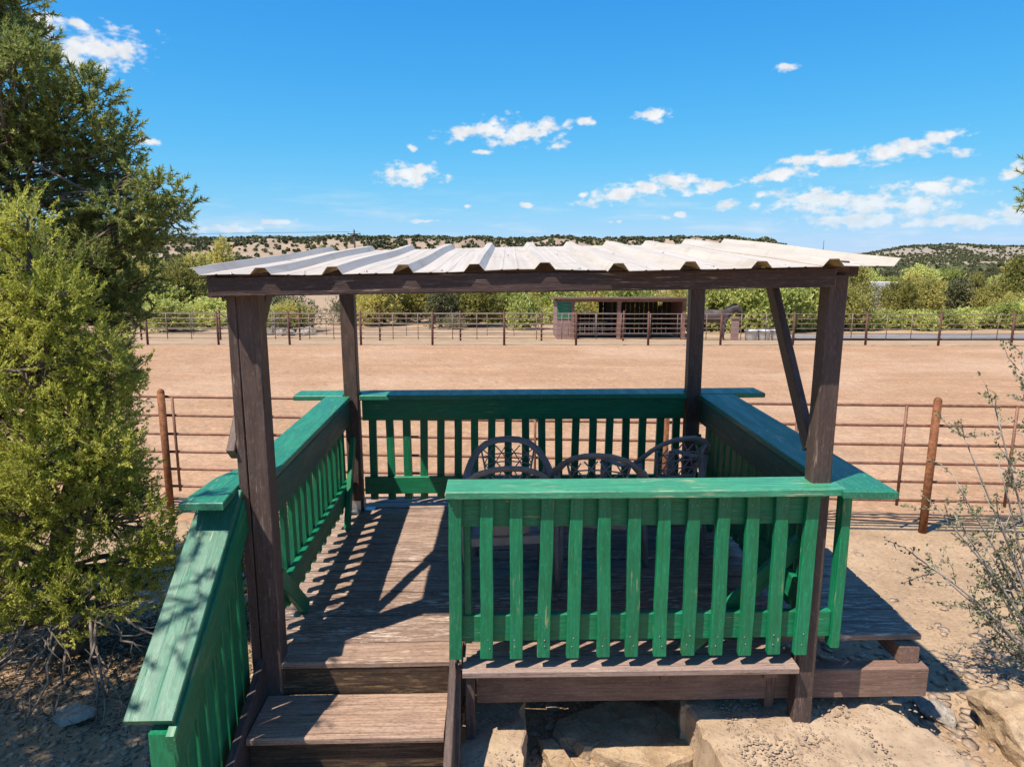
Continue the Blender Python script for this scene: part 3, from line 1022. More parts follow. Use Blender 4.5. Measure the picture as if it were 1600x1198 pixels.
def slats(parent, pts, z0, z1, axis, mat='green', wd=0.064, th=0.036, jit=0.004, seed=1):
    q = random.Random(seed)
    variants = []
    for k in range(4):
        me = plank_mesh(z1 - z0, wd, th, 0.003, 3, 0.003, seed * 10 + k); me.name = 'slat'; me.materials.append(M[mat]); variants.append(me)
    for i, (u, v) in enumerate(pts):
        a = q.uniform(-jit, jit) * 2
        if axis == 'v':     # board faces +-v, row along u
            B('slat', (u + a, v, z0 + q.uniform(-.006, .006)), (u - a, v, z1), wd, th, mat, parent, up=(0, 1, 0), me=variants[i % 4])
        else:
            B('slat', (u, v + a, z0 + q.uniform(-.006, .006)), (u, v - a, z1), wd, th, mat, parent, up=(1, 0, 0), me=variants[i % 4])


def nails(parent, pts):
    nm = slat_mesh.get('n')
    if nm is None:
        mb = MB(); mb.lathe([(0.0045, 0), (0.004, 0.0015), (0, 0.002)], 6); nm = mb.mesh('nail_head'); nm.materials.append(M['screw']); slat_mesh['n'] = nm
    for (u, v, z) in pts:
        o = bpy.data.objects.new('nail_head', nm)
        o.matrix_basis = Matrix.Translation(Vector((u, v, z)) - GC) @ Matrix.Rotation(math.pi / 2, 4, 'X')
        link(o, parent)


def railings():
    # front
    fr = part('railing')
    B('cap_board', (-0.232, 3.272, 0.931), (1.672, 3.266, 0.931), 0.196, 0.038, 'green_worn', fr, ch=0.005, warp=0.002)
    B('top_rail', (-0.185, 3.268, 0.826), (1.625, 3.268, 0.826), 0.165, 0.036, 'green', fr, up=(0, 1, 0))
    B('bottom_rail', (-0.21, 3.268, 0.205), (1.70, 3.268, 0.205), 0.142, 0.036, 'green', fr, up=(0, 1, 0))
    pts = [(-0.193, 3.227)] + [(-0.04 + 0.1443 * k, 3.230) for k in range(12)]
    slats(fr, pts, 0.062, 0.906, 'v', seed=3)
    B('slat', (-0.135, 3.305, 0.12), (-0.135, 3.305, 0.905), 0.09, 0.036, 'green', fr, up=(1, 0, 0))
    q = random.Random(8)
    nails(fr, [(u + q.uniform(-.012, .012), 3.2105, z + q.uniform(-.008, .008)) for (u, v) in pts for z in (0.12, 0.165, 0.86)])
    B('corner_brace', (1.56, 3.33, 0.62), (0.98, 3.33, 0.02), 0.09, 0.036, 'green', fr, up=(0, 1, 0))
    # right
    rr = part('railing')
    prism('cap_board', [(1.650, 3.135), (1.905, 3.12), (1.905, 5.455), (1.628, 5.455), (1.628, 3.388), (1.672, 3.388), (1.672, 3.25)], 0.912, 0.950, 'green_cap', rr)
    B('top_rail', (1.655, 3.39, 0.815), (1.655, 5.45, 0.815), 0.18, 0.036, 'green_dull', rr, up=(1, 0, 0))
    B('bottom_rail', (1.655, 3.38, 0.235), (1.655, 5.45, 0.235), 0.142, 0.036, 'green', rr, up=(1, 0, 0))
    slats(rr, [(1.693, 3.47 + 0.125 * k) for k in range(16)], 0.075, 0.906, 'u', wd=0.09, seed=5)
    B('slat', (1.725, 3.262, 0.085), (1.725, 3.262, 0.905), 0.07, 0.045, 'green', rr, up=(1, 0, 0))
    B('corner_brace', (1.62, 5.40, 0.62), (1.62, 4.95, 0.01), 0.088, 0.036, 'green', rr, up=(1, 0, 0))
    # back
    bk = part('railing')
    prism('cap_board', [(-1.575, 5.445), (-1.19, 5.445), (-1.19, 5.56), (-1.06, 5.56), (-1.06, 5.445), (1.535, 5.455), (1.535, 5.56), (1.655, 5.56), (1.655, 5.46), (2.17, 5.47), (2.16, 5.70), (-1.575, 5.665)], 0.915, 0.953, 'green_cap', bk)
    B('top_rail', (-1.055, 5.535, 0.82), (1.53, 5.535, 0.82), 0.17, 0.036, 'green', bk, up=(0, 1, 0))
    B('bottom_rail', (-1.055, 5.535, 0.19), (1.53, 5.535, 0.19), 0.142, 0.036, 'green', bk, up=(0, 1, 0))
    slats(bk, [(-0.985 + 0.1375 * k, 5.573) for k in range(19)], 0.06, 0.91, 'v', seed=7, wd=0.06)
    # left
    lf = part('railing')
    prism('cap_board', [(-1.425, 3.055), (-1.225, 3.055), (-1.243, 3.29), (-1.243, 3.412), (-1.128, 3.412), (-1.128, 5.44), (-1.320, 5.44), (-1.325, 3.62), (-1.40, 3.42)], 0.912, 0.950, 'green_cap', lf)
    B('top_rail', (-1.15, 3.415, 0.815), (-1.15, 5.43, 0.815), 0.18, 0.036, 'green_dull', lf, up=(1, 0, 0))
    B('bottom_rail', (-1.15, 3.415, 0.235), (-1.15, 5.43, 0.235), 0.142, 0.036, 'green', lf, up=(1, 0, 0))
    slats(lf, [(-1.186, 3.50 + 0.142 * k) for k in range(14)], 0.075, 0.906, 'u', seed=9, wd=0.058, th=0.028)
    B('corner_brace', (-1.112, 5.40, 0.62), (-1.112, 5.04, 0.01), 0.088, 0.036, 'green', lf, up=(1, 0, 0))
    B('corner_brace', (-1.112, 3.41, 0.42), (-1.112, 3.86, 0.01), 0.088, 0.036, 'green', lf, up=(1, 0, 0))
    # beside the steps
    sr = part('stair_railing')
    zs = lambda v: 0.915 + (v - 3.285) * 0.70
    B('cap_board', (-1.312, 2.42, zs(2.42)), (-1.312, 3.29, zs(3.29)), 0.188, 0.038, 'green_bleached', sr, up=(0, -0.57, 0.82), end=(0, 0))
    B('top_rail', (-1.224, 2.40, zs(2.42) - 0.119), (-1.224, 3.285, zs(3.285) - 0.112), 0.15, 0.036, 'green', sr, up=(1, 0, 0), end=(0.5, 0.5))
    for k in range(8):
        v = 2.50 + 0.105 * k
        B('slat', (-1.260, v, -0.52 + 0.30 * max(0, v - 2.4)), (-1.260, v, zs(v) - 0.06), 0.080, 0.03, 'green', sr, up=(1, 0, 0))
    B('newel_post', (-1.262, 2.44, -0.75), (-1.262, 2.44, zs(2.42) - 0.035), 0.085, 0.10, 'green', sr, up=(1, 0, 0), ch=0.006)


railings()

# ------------------------------------------------------------ chairs
def make_chair():
    """facing +y, origin on the floor under the seat; returns list of (name, mesh)"""
    out = []
    P = M['plastic']
    # seat shell
    mb = MB()
    nx, ny = 8, 8
    V = []
    for j in range(ny + 1):
        for i in range(nx + 1):
            s_ = i / nx * 2 - 1; t = j / ny
            wd = 0.225 + 0.03 * t
            x = s_ * wd
            y = -0.20 + 0.45 * t
            z = 0.415 - 0.018 * (1 - s_ * s_) * math.sin(math.pi * min(1, t * 1.1)) + 0.012 * t - (0.03 * max(0, t - 0.85) / 0.15)
            V.append((x, y, z))
    n = nx + 1
    top = [(j * n + i, j * n + i + 1, (j + 1) * n + i + 1, (j + 1) * n + i) for j in range(ny) for i in range(nx)]
    mb.add(V, top, 0, True)
    V2 = [(x, y, z - 0.03) for x, y, z in V]
    mb.add(V2, [f[::-1] for f in top], 0, True)
    m_ = len(V)
    rim = [i for i in range(n)] + [j * n + nx for j in range(1, ny + 1)] + [ny * n + i for i in range(nx - 1, -1, -1)] + [j * n for j in range(ny - 1, 0, -1)]
    for a, b in zip(rim, rim[1:] + rim[:1]):
        mb.f.append((a, a + m_, b + m_, b)); mb.mi.append(0); mb.sm.append(False)
    out.append(('seat', mb))
    # arch that becomes the arms
    mb = MB()
    half = [(0, -0.315, 0.862), (0.08, -0.312, 0.856), (0.155, -0.298, 0.832), (0.215, -0.268, 0.788), (0.258, -0.222, 0.728), (0.284, -0.158, 0.675), (0.294, -0.08, 0.642), (0.296, 0.03, 0.628), (0.292, 0.13, 0.622), (0.288, 0.20, 0.612), (0.284, 0.232, 0.590)]
    pts = [(-x, y, z) for x, y, z in half[:0:-1]] + half
    mb.tube(pts, 0.026, 8, 0, True, flat=(1.0, 0.45))
    out.append(('arm_rail', mb))
    # lattice back
    def S(s_, t):
        hw = 0.135 + 0.055 * t ** 1.5
        x = s_ * hw
        return Vector((x, -0.205 - 0.085 * t - 0.02 * (1 - s_ * s_), 0.43 + 0.40 * t - 0.03 * t * s_ * s_))
    mb = MB()
    mb.tube([S(-1, k / 8) for k in range(9)], 0.012, 6, 0, True, flat=(1.3, 0.6))
    mb.tube([S(1, k / 8) for k in range(9)], 0.012, 6, 0, True, flat=(1.3, 0.6))
    # solid lower panel
    V = []; F = []
    for j in range(4):
        for i in range(9):
            V.append(S(i / 4 - 1, j / 3 * 0.40))
    for j in range(3):
        for i in range(8):
            F.append((j * 9 + i, j * 9 + i + 1, (j + 1) * 9 + i + 1, (j + 1) * 9 + i))
    mb.add(V, F, 0, True)
    mb.add([p + Vector((0, -0.006, 0)) for p in V], [f[::-1] for f in F], 0, True)
    mb.tube([S(i / 4 - 1, 0.40) for i in range(9)], 0.008, 6)
    # three families of bars (horizontals and two slants)
    t0, t1 = 0.40, 0.985
    asp = 0.40 / 0.16
    for k in range(1, 4):
        t = t0 + (t1 - t0) * k / 4
        mb.tube([S(i / 4 - 1, t) for i in range(9)], 0.0048, 4)
    for sg in (-1, 1):
        for k in range(-7, 8):
            pl = []
            for j in range(25):
                t = t0 + (t1 - t0) * j / 24
                s_ = sg * (k * 0.50 + (t - t0) * asp * 0.66)
                if -1 <= s_ <= 1: pl.append(S(s_, t))
            if len(pl) > 2:
                pl = pl[::2] if len(pl) > 6 else pl
                mb.tube(pl, 0.0048, 4)
    out.append(('back_panel', mb))
    # legs
    for sx in (-1, 1):
        mb = MB()
        mb.tube([(sx * 0.285, 0.225, 0.60), (sx * 0.282, 0.235, 0.42), (sx * 0.286, 0.262, 0.20), (sx * 0.292, 0.285, 0.0)], [0.030, 0.033, 0.027, 0.022], 8, 0, True, flat=(1.0, 0.72))
        out.append(('leg', mb))
        mb = MB()
        mb.tube([(sx * 0.262, -0.205, 0.70), (sx * 0.235, -0.195, 0.45), (sx * 0.225, -0.235, 0.20), (sx * 0.232, -0.285, 0.0)], [0.022, 0.033, 0.028, 0.022], 8, 0, True, flat=(1.0, 0.72))
        out.append(('leg', mb))
    mb = MB()
    for sx in (-1, 1):
        mb.box((sx * 0.245, 0.02, 0.385), (0.03, 0.46, 0.05))
    mb.box((0, -0.195, 0.385), (0.48, 0.03, 0.05)); mb.box((0, 0.235, 0.385), (0.52, 0.03, 0.05))
    out.append(('seat_frame', mb))
    res = []
    for nm, b in out:
        me = b.mesh(nm); me.materials.append(P); res.append((nm, me))
    return res


chair_parts = make_chair()
for (u, v, deg, lab) in (
        (0.10, 4.31, 182, 'dark resin lattice armchair facing the camera beside the back railing'),
        (1.13, 4.72, 20, 'dark resin lattice armchair turned towards the right back corner post'),
        (0.675, 4.36, -9, 'dark resin lattice armchair seen from behind in the middle of the deck'),
        (0.04, 4.12, 6, 'dark resin lattice armchair nearest the steps, half hidden by the front railing')):
    w_ = W(u, v, 0.001)
    root = thing('chair', lab, 'chair', w_, 'resin chairs on the deck', rz=YAW + R(deg))
    if deg == 182: root.scale = (0.95, 0.95, 0.95)
    for nm, me in chair_parts:
        link(bpy.data.objects.new(nm, me), root)

# ------------------------------------------------------------ pipe fences
def tube_obj(name, pts, r, mat, parent, n=8, off=(0, 0, 0)):
    mb = MB()
    mb.tube([Vector(p) - Vector(off) for p in pts], r, n)
    return mb.build(name, mat, parent)


def pipe_fence(name, label, A, Bp, n_span, h, rail_z, post_r, rail_r, stays, mp, mr, wires=(), extend=(2, 2), front=True, skip=()):
    A = Vector((A[0], A[1], 0)); Bp = Vector((Bp[0], Bp[1], 0))
    d = (Bp - A) / n_span
    dn = d.normalized(); nrm = Vector((dn.y, -dn.x, 0))
    o0 = Vector((A.x, A.y, gz(A.x, A.y)))
    root = thing(name, label, 'fence', o0)
    tops = {}
    mbp = MB(); mbp.tube([(0, 0, -0.3), (0, 0, h - 0.02)], post_r, 12); mbp.lathe([(post_r, h - 0.02), (post_r * 0.85, h + 0.008), (post_r * 0.45, h + 0.022), (0.0, h + 0.027)], 12)
    pm = mbp.mesh('post'); pm.materials.append(mp)
    idx = range(-extend[0], n_span + 1 + extend[1])
    P = {}
    q = random.Random(len(label))
    for i in idx:
        p = A + d * i
        p.z = gz(p.x, p.y)
        P[i] = p
        o = bpy.data.objects.new('post', pm)
        o.location = p - o0 + (nrm * (post_r + rail_r) if front else Vector())
        o.rotation_euler = (q.uniform(-.012, .012), q.uniform(-.012, .012), q.uniform(0, 6))
        link(o, root)
    for k, z in enumerate(rail_z):
        tube_obj('rail', [P[i] + Vector((0, 0, z + q.uniform(-.006, .006))) for i in idx], rail_r, mr, root, 8, o0)
    for (i, f) in [q_ for q_ in stays if q_[0] in P]:
        p = P[i] + d * f
        p.z = gz(p.x, p.y)
        tube_obj('stay', [p + nrm * rail_r * 1.2 + Vector((0, 0, min(rail_z) - 0.05)), p + nrm * rail_r * 1.2 + Vector((0, 0, max(rail_z)))], rail_r * 0.95, mr, root, 6, o0)
    for z in wires:
        tube_obj('cable', [P[i] + d * f + nrm * 0.03 + Vector((0, 0, z + 0.012 * math.sin(i * 3.1 + f * 7))) for i in list(idx)[:-1] for f in (0, 0.33, 0.66)], 0.009, M['cable'], root, 5, o0)
    return root


near_stays = [(-1, .45), (-1, .85), (0, .04), (0, .44), (0, .8), (1, .5), (2, .5), (2, .9), (3, .3), (3, .7), (4, .3)]
pipe_fence('pipe_fence', 'rusty orange pipe fence right behind the gazebo at the arena edge', (-4.02, 7.95), (4.54, 7.41), 3, 1.50,
           [1.42, 1.20, 0.985, 0.77, 0.56, 0.345], 0.042, 0.0165, near_stays, M['rust'], M['rail'], wires=(0.20, 0.165, 0.10))
far_stays = [(i, f) for i in range(-3, 19) for f in ((.28, .62) if i % 2 else (.45, .8))]
pipe_fence('pipe_fence', 'long pipe fence with dark red posts along the far side of the arena', (-11.34, 27.1), (19.02, 26.7), 11, 1.28,
           [1.20, 1.02, 0.83, 0.65, 0.46, 0.27], 0.044, 0.015, far_stays, M['far_post'], M['far_rail'], extend=(3, 5))
pipe_fence('pipe_fence', 'second thin pipe fence in front of the brush, behind the long arena fence', (-17.0, 32.2), (5.0, 31.6), 6, 1.35,
           [1.25, 1.0, 0.75, 0.5, 0.28], 0.042, 0.015, [(i, f) for i in range(-1, 7) for f in (.33, .66)], M['far_post'], M['far_rail'], extend=(2, 0))

# ------------------------------------------------------------ shed, tanks, horse and the small far things
def shed():
    x0, y0 = 2.15, 33.6
    z0 = gz(5, 34) - 0.02
    wd, dp, hf, hb = 6.15, 3.2, 1.98, 1.78
    root = thing('horse_shed', 'low open fronted shed with green and pink siding behind the far fence', 'shed', (x0, y0, z0))

    def bx(name, c, s_, mat, parent=root):
        mb = MB(); mb.box((0, 0, 0), s_)
        return mb.build(name, M[mat], parent, c)
    # corner panel of siding at left front
    pw = 0.66
    for k in range(5):
        bx('siding_board', (pw / 2, 0, 1.02 + 0.172 * k + 0.086), (pw, 0.03 + 0.004 * (k % 2), 0.166), 'shed_green')
    for k in range(6):
        bx('siding_board', (pw / 2, 0, 0.05 + 0.155 * k + 0.078), (pw, 0.03 + 0.004 * (k % 2), 0.150), 'shed_pink')
    # posts and lintel
    for x in (0.75, 2.95, 6.05):
        bx('post', (x, 0.03, hf / 2), (0.16, 0.14, hf), 'shed_red')
    bx('lintel', (wd / 2, 0.03, hf - 0.06), (wd - 0.1, 0.12, 0.14), 'shed_red')
    # side and back walls of vertical boards, with an opening in the left bay
    n = 26
    bw = wd / n
    for k in range(n):
        xc = (k + 0.5) * bw
        op = 0.55 < xc < 2.45
        gap = abs(xc - 5.55) < 0.13
        if op:
            bx('wall_board', (xc, dp, 0.53), (bw - 0.012, 0.03, 1.06), 'shed_dark')
            bx('wall_board', (xc, dp, 1.74), (bw - 0.012, 0.03, 0.09), 'shed_dark')
        elif gap:
            bx('wall_board', (xc, dp, 0.72), (bw - 0.012, 0.03, 1.44), 'shed_dark')
        else:
            bx('wall_board', (xc, dp, hb / 2), (bw - 0.012, 0.03, hb), 'shed_dark')
    for x in (0.015, wd - 0.015):
        for k in range(12):
            yc = (k + 0.5) * dp / 12
            bx('wall_board', (x, yc, 0.93), (0.03, dp / 12 - 0.01, 1.86), 'shed_red' if x > 1 else 'shed_pink')
    # partition behind the middle post and a slatted feeder in the left bay
    bx('partition', (2.75, dp * 0.62, 0.9), (0.05, dp * 0.7, 1.75), 'shed_dark')
    fd = empty('hay_feeder', (0.8, 1.5, 0), root)
    for k in range(11):
        bx('slat', (0.08 + 0.16 * k, 0.0, 0.42), (0.05, 0.03, 0.62), 'hay', fd)
    bx('rail', (0.9, 0.04, 0.75), (1.8, 0.04, 0.07), 'hay', fd); bx('rail', (0.9, 0.04, 0.12), (1.8, 0.04, 0.07), 'hay', fd)
    mb = MB()
    mb.add([(-0.18, -0.25, hf + 0.015), (wd + 0.14, -0.25, hf + 0.03), (wd + 0.14, dp + 0.2, hb + 0.02), (-0.18, dp + 0.2, hb + 0.02),
            (-0.18, -0.25, hf + 0.085), (wd + 0.14, -0.25, hf + 0.10), (wd + 0.14, dp + 0.2, hb + 0.09), (-0.18, dp + 0.2, hb + 0.09)],
           [(0, 3, 2, 1), (4, 5, 6, 7), (0, 1, 5, 4), (1, 2, 6, 5), (2, 3, 7, 6), (3, 0, 4, 7)])
    mb.build('roof', M['shed_roof'], root)


shed()

for k, (x, lab) in enumerate(((11.25, 'leftmost pale metal water tank under the far fence rails'), (11.86, 'middle of three pale metal water tanks by the brush'), (12.5, 'rightmost pale metal water tank nearest the gazebo brace'))):
    y = 33.0
    mb = MB()
    mb.lathe([(0.0, 0.02), (0.26, 0.02), (0.275, 0.1), (0.30, 0.46), (0.315, 0.47), (0.315, 0.49), (0.295, 0.49), (0.27, 0.40), (0.0, 0.40)], 20)
    root = tag(mb.build('water_tank', M['tank'], None, (x, y, gz(x, y) - 0.01)), lab, 'tank', 'water tanks by the far fence')

mb = MB()
mb.box((0, 0, 0.52), (0.36, 0.05, 1.04)); mb.box((0, 0.05, 0.5), (0.1, 0.1, 1.1)); mb.box((0, 0, 1.06), (0.42, 0.14, 0.04))
tag(mb.build('feed_board', M['shed_pink'], None, (10.35, 32.6, gz(10.35, 32.6))), 'faded pink wooden board standing beside the horse', 'board')


def skin_mesh(verts, edges, radii, name, mat, sub=2):
    me = bpy.data.meshes.new(name)
    me.from_pydata(verts, edges, [])
    o = bpy.data.objects.new(name, me)
    col.objects.link(o)
    md = o.modifiers.new('skin', 'SKIN')
    md.use_smooth_shade = True
    me.skin_vertices.new(name='skin') if not me.skin_vertices else None
    for i, r_ in enumerate(radii):
        me.skin_vertices[0].data[i].radius = r_ if isinstance(r_, tuple) else (r_, r_)
    me.skin_vertices[0].data[0].use_root = True
    ss = o.modifiers.new('sub', 'SUBSURF'); ss.levels = sub; ss.render_levels = sub
    dg = bpy.context.evaluated_depsgraph_get()
    ev = bpy.data.meshes.new_from_object(o.evaluated_get(dg))
    ev.name = name
    bpy.data.objects.remove(o)
    ev.materials.clear(); ev.materials.append(mat)
    for p in ev.polygons: p.use_smooth = True
    return ev


def horse():
    x, y = 9.2, 32.9
    z = gz(x, y)
    # facing +x; withers 1.45 m
    Vh = [(0, 0, 1.12), (0.42, 0, 1.13), (0.70, 0, 1.14), (0.95, 0, 1.30), (1.16, 0, 1.48), (1.36, 0, 1.50), (1.50, 0, 1.36), (1.60, 0, 1.16), (1.64, 0, 1.06),
          (-0.40, 0, 1.15), (-0.72, 0, 1.16), (-0.88, 0, 1.08)]
    Eh = [(0, 1), (1, 2), (2, 3), (3, 4), (4, 5), (5, 6), (6, 7), (7, 8), (0, 9), (9, 10), (10, 11)]
    Rh = [(0.28, 0.33), (0.27, 0.32), (0.25, 0.30), (0.16, 0.21), (0.11, 0.165), (0.10, 0.14), (0.10, 0.12), (0.07, 0.08), (0.06, 0.065), (0.28, 0.31), (0.26, 0.28), (0.14, 0.16)]
    def leg(root, pts, rad):
        p = root
        for q_, r_ in zip(pts, rad):
            Vh.append(q_); Rh.append(r_); Eh.append((p, len(Vh) - 1)); p = len(Vh) - 1
    for s_ in (-1, 1):
        leg(2, [(0.70, s_ * 0.15, 0.86), (0.72 + 0.04 * s_, s_ * 0.15, 0.50), (0.72 + 0.05 * s_, s_ * 0.15, 0.14), (0.76 + 0.05 * s_, s_ * 0.15, 0.03)], [0.12, 0.065, 0.045, 0.06])
        leg(10, [(-0.66, s_ * 0.16, 0.86), (-0.86 + 0.06 * s_, s_ * 0.16, 0.52), (-0.80 + 0.06 * s_, s_ * 0.16, 0.14), (-0.75 + 0.06 * s_, s_ * 0.16, 0.03)], [0.17, 0.07, 0.05, 0.06])
    for s_ in (-1, 1):
        Vh.append((1.36, s_ * 0.07, 1.64)); Rh.append(0.025); Eh.append((5, len(Vh) - 1))
    me = skin_mesh(Vh, Eh, Rh, 'body', M['horse'])
    root = thing('horse', 'dusty black horse with arched neck standing behind the far fence', 'horse', (x, y, z - 0.0), rz=0.06)
    link(bpy.data.objects.new('body', me), root)
    mb = MB()
    mb.tube([(0.72, 0.02, 1.46), (0.95, 0.02, 1.52), (1.15, 0.02, 1.66), (1.33, 0.02, 1.66)], [0.05, 0.07, 0.06, 0.03], 6, flat=(0.5, 1.5))
    mb.build('mane', M['mane'], root)
    mb = MB()
    mb.tube([(-0.92, 0, 1.22), (-1.05, 0, 1.05), (-1.06, 0, 0.7), (-1.03, 0, 0.4)], [0.04, 0.07, 0.08, 0.02], 6)
    mb.build('tail', M['mane'], root)


horse()


def utility_pole():
    x, y = -29.6, 135.0
    z = gz(x, y)
    root = thing('utility_pole', 'wooden utility pole with crossarm rising above the left ridge', 'utility pole', (x, y, z))
    h = 6.1 - z
    mb = MB(); mb.tube([(0, 0, -0.5), (0, 0, h)], [0.20, 0.15], 8); mb.build('pole', M['pole'], root)
    mb = MB(); mb.box((0, -0.2, h - 0.7), (2.4, 0.14, 0.16)); mb.build('crossarm', M['pole'], root)
    for dx in (-1.1, 0.0, 1.1):
        mb = MB(); mb.lathe([(0.05, 0), (0.09, 0.1), (0.05, 0.18), (0.08, 0.26), (0, 0.3)], 8)
        mb.build('insulator', M['galv'], root, (dx, -0.2, h - 0.62 if dx else h))
    for dx, e in ((-1.1, 0), (1.1, 0)):
        mb = MB(); mb.tube([(dx, -0.2, h - 0.3), (-75 + dx, -6, h - 1.4), (-150 + dx, -12, h + 0.5)], 0.012, 4); mb.build('wire', M['cable'], root)


utility_pole()


def mast():
    x, y = 330.0, 760.0
    z = gz(x, y)
    h = 12.5 - z + 2
    root = thing('radio_mast', 'thin lattice radio mast at the right end of the ridge', 'mast', (x, y, z))
    for k in range(3):
        a = k * 2.094
        mb = MB(); mb.tube([(0.35 * math.cos(a), 0.35 * math.sin(a), 0), (0.25 * math.cos(a), 0.25 * math.sin(a), h)], 0.14, 5); mb.build('leg', M['far_rail'], root)
    mb = MB()
    for k in range(14):
        z1, z2 = h * k / 14, h * (k + 1) / 14
        a, b = k * 2.094, (k + 1) * 2.094
        mb.tube([(0.34 * math.cos(a), 0.34 * math.sin(a), z1), (0.34 * math.cos(b), 0.34 * math.sin(b), z2)], 0.06, 4)
    mb.build('lattice', M['far_rail'], root)


mast()


def trailer():
    x, y = 43.8, 84.0
    z = gz(x, y)
    root = thing('trailer', 'white box trailer parked behind the junipers on the right', 'trailer', (x, y, z), rz=0.12)
    mb = MB()
    prof = [(-2.4, 0.55), (2.2, 0.55), (2.55, 0.9), (2.5, 2.0), (2.2, 2.3), (-2.2, 2.35), (-2.5, 2.1), (-2.5, 0.8)]
    V = [(a, -1.0, b) for a, b in prof] + [(a, 1.0, b) for a, b in prof]
    n = len(prof)
    mb.add(V, [tuple(range(n)), tuple(range(n, 2 * n))[::-1]] + [(i, (i + n), (i + 1) % n + n, (i + 1) % n) for i in range(n)])
    mb.build('body', M['white'], root)
    for xx in (-0.5, 0.4):
        for sy in (-0.9, 0.9):
            mb = MB(); mb.tube([(xx, sy - 0.1, 0.36), (xx, sy + 0.1, 0.36)], 0.36, 14); mb.build('wheel', M['black'], root)
    for xx in (-1.5, 1.2):
        mb = MB(); mb.box((xx, -1.004, 1.6), (0.8, 0.02, 0.45)); mb.build('window', M['glass'], root)
    mb = MB(); mb.tube([(2.4, 0, 0.5), (3.7, 0, 0.45)], 0.06, 6); mb.tube([(3.6, 0, 0.45), (3.6, 0, 0)], 0.05, 6); mb.build('drawbar', M['black'], root)


trailer()

# ------------------------------------------------------------ plants
def norm(a):
    return a / np.maximum(np.linalg.norm(a, axis=-1, keepdims=True), 1e-9)


def leaf_quads(c, d, length, width, r_):
    """diamond leaves at c along d"""
    n = len(c)
    side = norm(np.cross(d, norm(r_.normal(size=(n, 3)))))
    L = (length * r_.uniform(0.6, 1.3, n))[:, None]; Wd = (width * r_.uniform(0.7, 1.3, n))[:, None]
    mid = c + d * L * 0.45
    V = np.stack([c, mid + side * Wd / 2, c + d * L, mid - side * Wd / 2], 1).reshape(-1, 3)
    F = np.arange(4 * n).reshape(-1, 4)
    return V, F


def needle_tris(c, d, length, width, r_):
    n = len(c)
    side = norm(np.cross(d, norm(r_.normal(size=(n, 3)))))
    L = (length * r_.uniform(0.7, 1.2, n))[:, None]
    V = np.stack([c + side * width * 0.5, c + d * L, c - side * width * 0.5], 1).reshape(-1, 3)
    return V, np.arange(3 * n).reshape(-1, 3)


def sprays(c, d, per, length, leaf_len, leaf_w, spread, r_):
    """twigs at c along d carrying 'per' leaves each"""
    n = len(c)
    s_ = r_.uniform(0, 1, (n, per, 1))
    p = c[:, None, :] + d[:, None, :] * s_ * length * r_.uniform(0.6, 1.2, (n, 1, 1))
    p = p + r_.normal(size=(n, per, 3)) * length * 0.085 * (1.1 - s_)
    ld = norm(d[:, None, :] * 0.8 + r_.normal(size=(n, per, 3)) * spread)
    return leaf_quads(p.reshape(-1, 3), ld.reshape(-1, 3), leaf_len, leaf_w, r_)


def crown_mesh(name, V, F, mat):
    me = mesh_np(name, V, F)
    me.materials.append(mat)
    return me


def limb_path(a, b, r_, sag=0.1, n=5):
    a = np.array(a, float); b = np.array(b, float)
    L = np.linalg.norm(b - a)
    pts = []
    for i in range(n + 1):
        t = i / n
        j = r_.normal(size=3) * L * 0.05 * math.sin(math.pi * t)
        p = a + (b - a) * t + j
        p[2] += sag * L * (t * t - t) * -1 * 0.6 if sag < 0 else -sag * L * math.sin(math.pi * t) * 0.5
        pts.append(tuple(p))
    return pts


def juniper(name, label, loc, lobes, trunk, seed, per=26, twigs=70, scale=1.0, mat='juniper', leaf=(0.050, 0.0155), spread=0.42, up=0.55, group=None, tw_len=0.17):
    r_ = np.random.default_rng(seed)
    root = thing(name, label, 'tree', loc, group)
    Vs, Fs, off = [], [], 0
    wood = MB()
    wood.tube(trunk[0], trunk[1], 10)
    tp = [np.array(p) for p in trunk[0]]
    for (cx, cy, cz, rad) in lobes:
        cpt = np.array([cx, cy, cz])
        n = int(twigs * (rad / 0.3) ** 2)
        dd = norm(r_.normal(size=(n, 3)))
        rr = rad * r_.uniform(0.30, 1.0, (n, 1)) ** 0.6
        c = cpt + dd * rr * np.array([1, 1, 1.15])
        d = norm(dd * 0.75 + np.array([0, 0, up]) + r_.normal(size=(n, 3)) * 0.25)
        V, F = sprays(c - d * 0.06, d, per, tw_len, leaf[0], leaf[1], spread, r_)
        Vs.append(V); Fs.append(F + off); off += len(V)
        # limb to the lobe
        cand = [p for p in tp if p[2] < cz + 0.05] or [tp[0]]
        b0 = min(cand, key=lambda p: np.linalg.norm(p - (cpt - np.array([0, 0, rad * 0.9]))))
        r0 = 0.012 + 0.05 * rad
        lp = limb_path(b0, cpt, r_, -0.15, 5)
        wood.tube(lp, [r0 * (1 - 0.75 * i / 5) for i in range(6)], 6)
        for k in range(int(9 * rad / 0.3)):
            i = r_.integers(0, n)
            s0 = lp[r_.integers(2, 6)]
            wood.tube(limb_path(s0, c[i], r_, -0.1, 3), [0.007, 0.006, 0.004, 0.002], 4, caps=False)
    me = crown_mesh('crown', np.concatenate(Vs), np.concatenate(Fs), M[mat])
    link(bpy.data.objects.new('crown', me), root)
    wood.build('trunk', M['bark'], root)
    return root


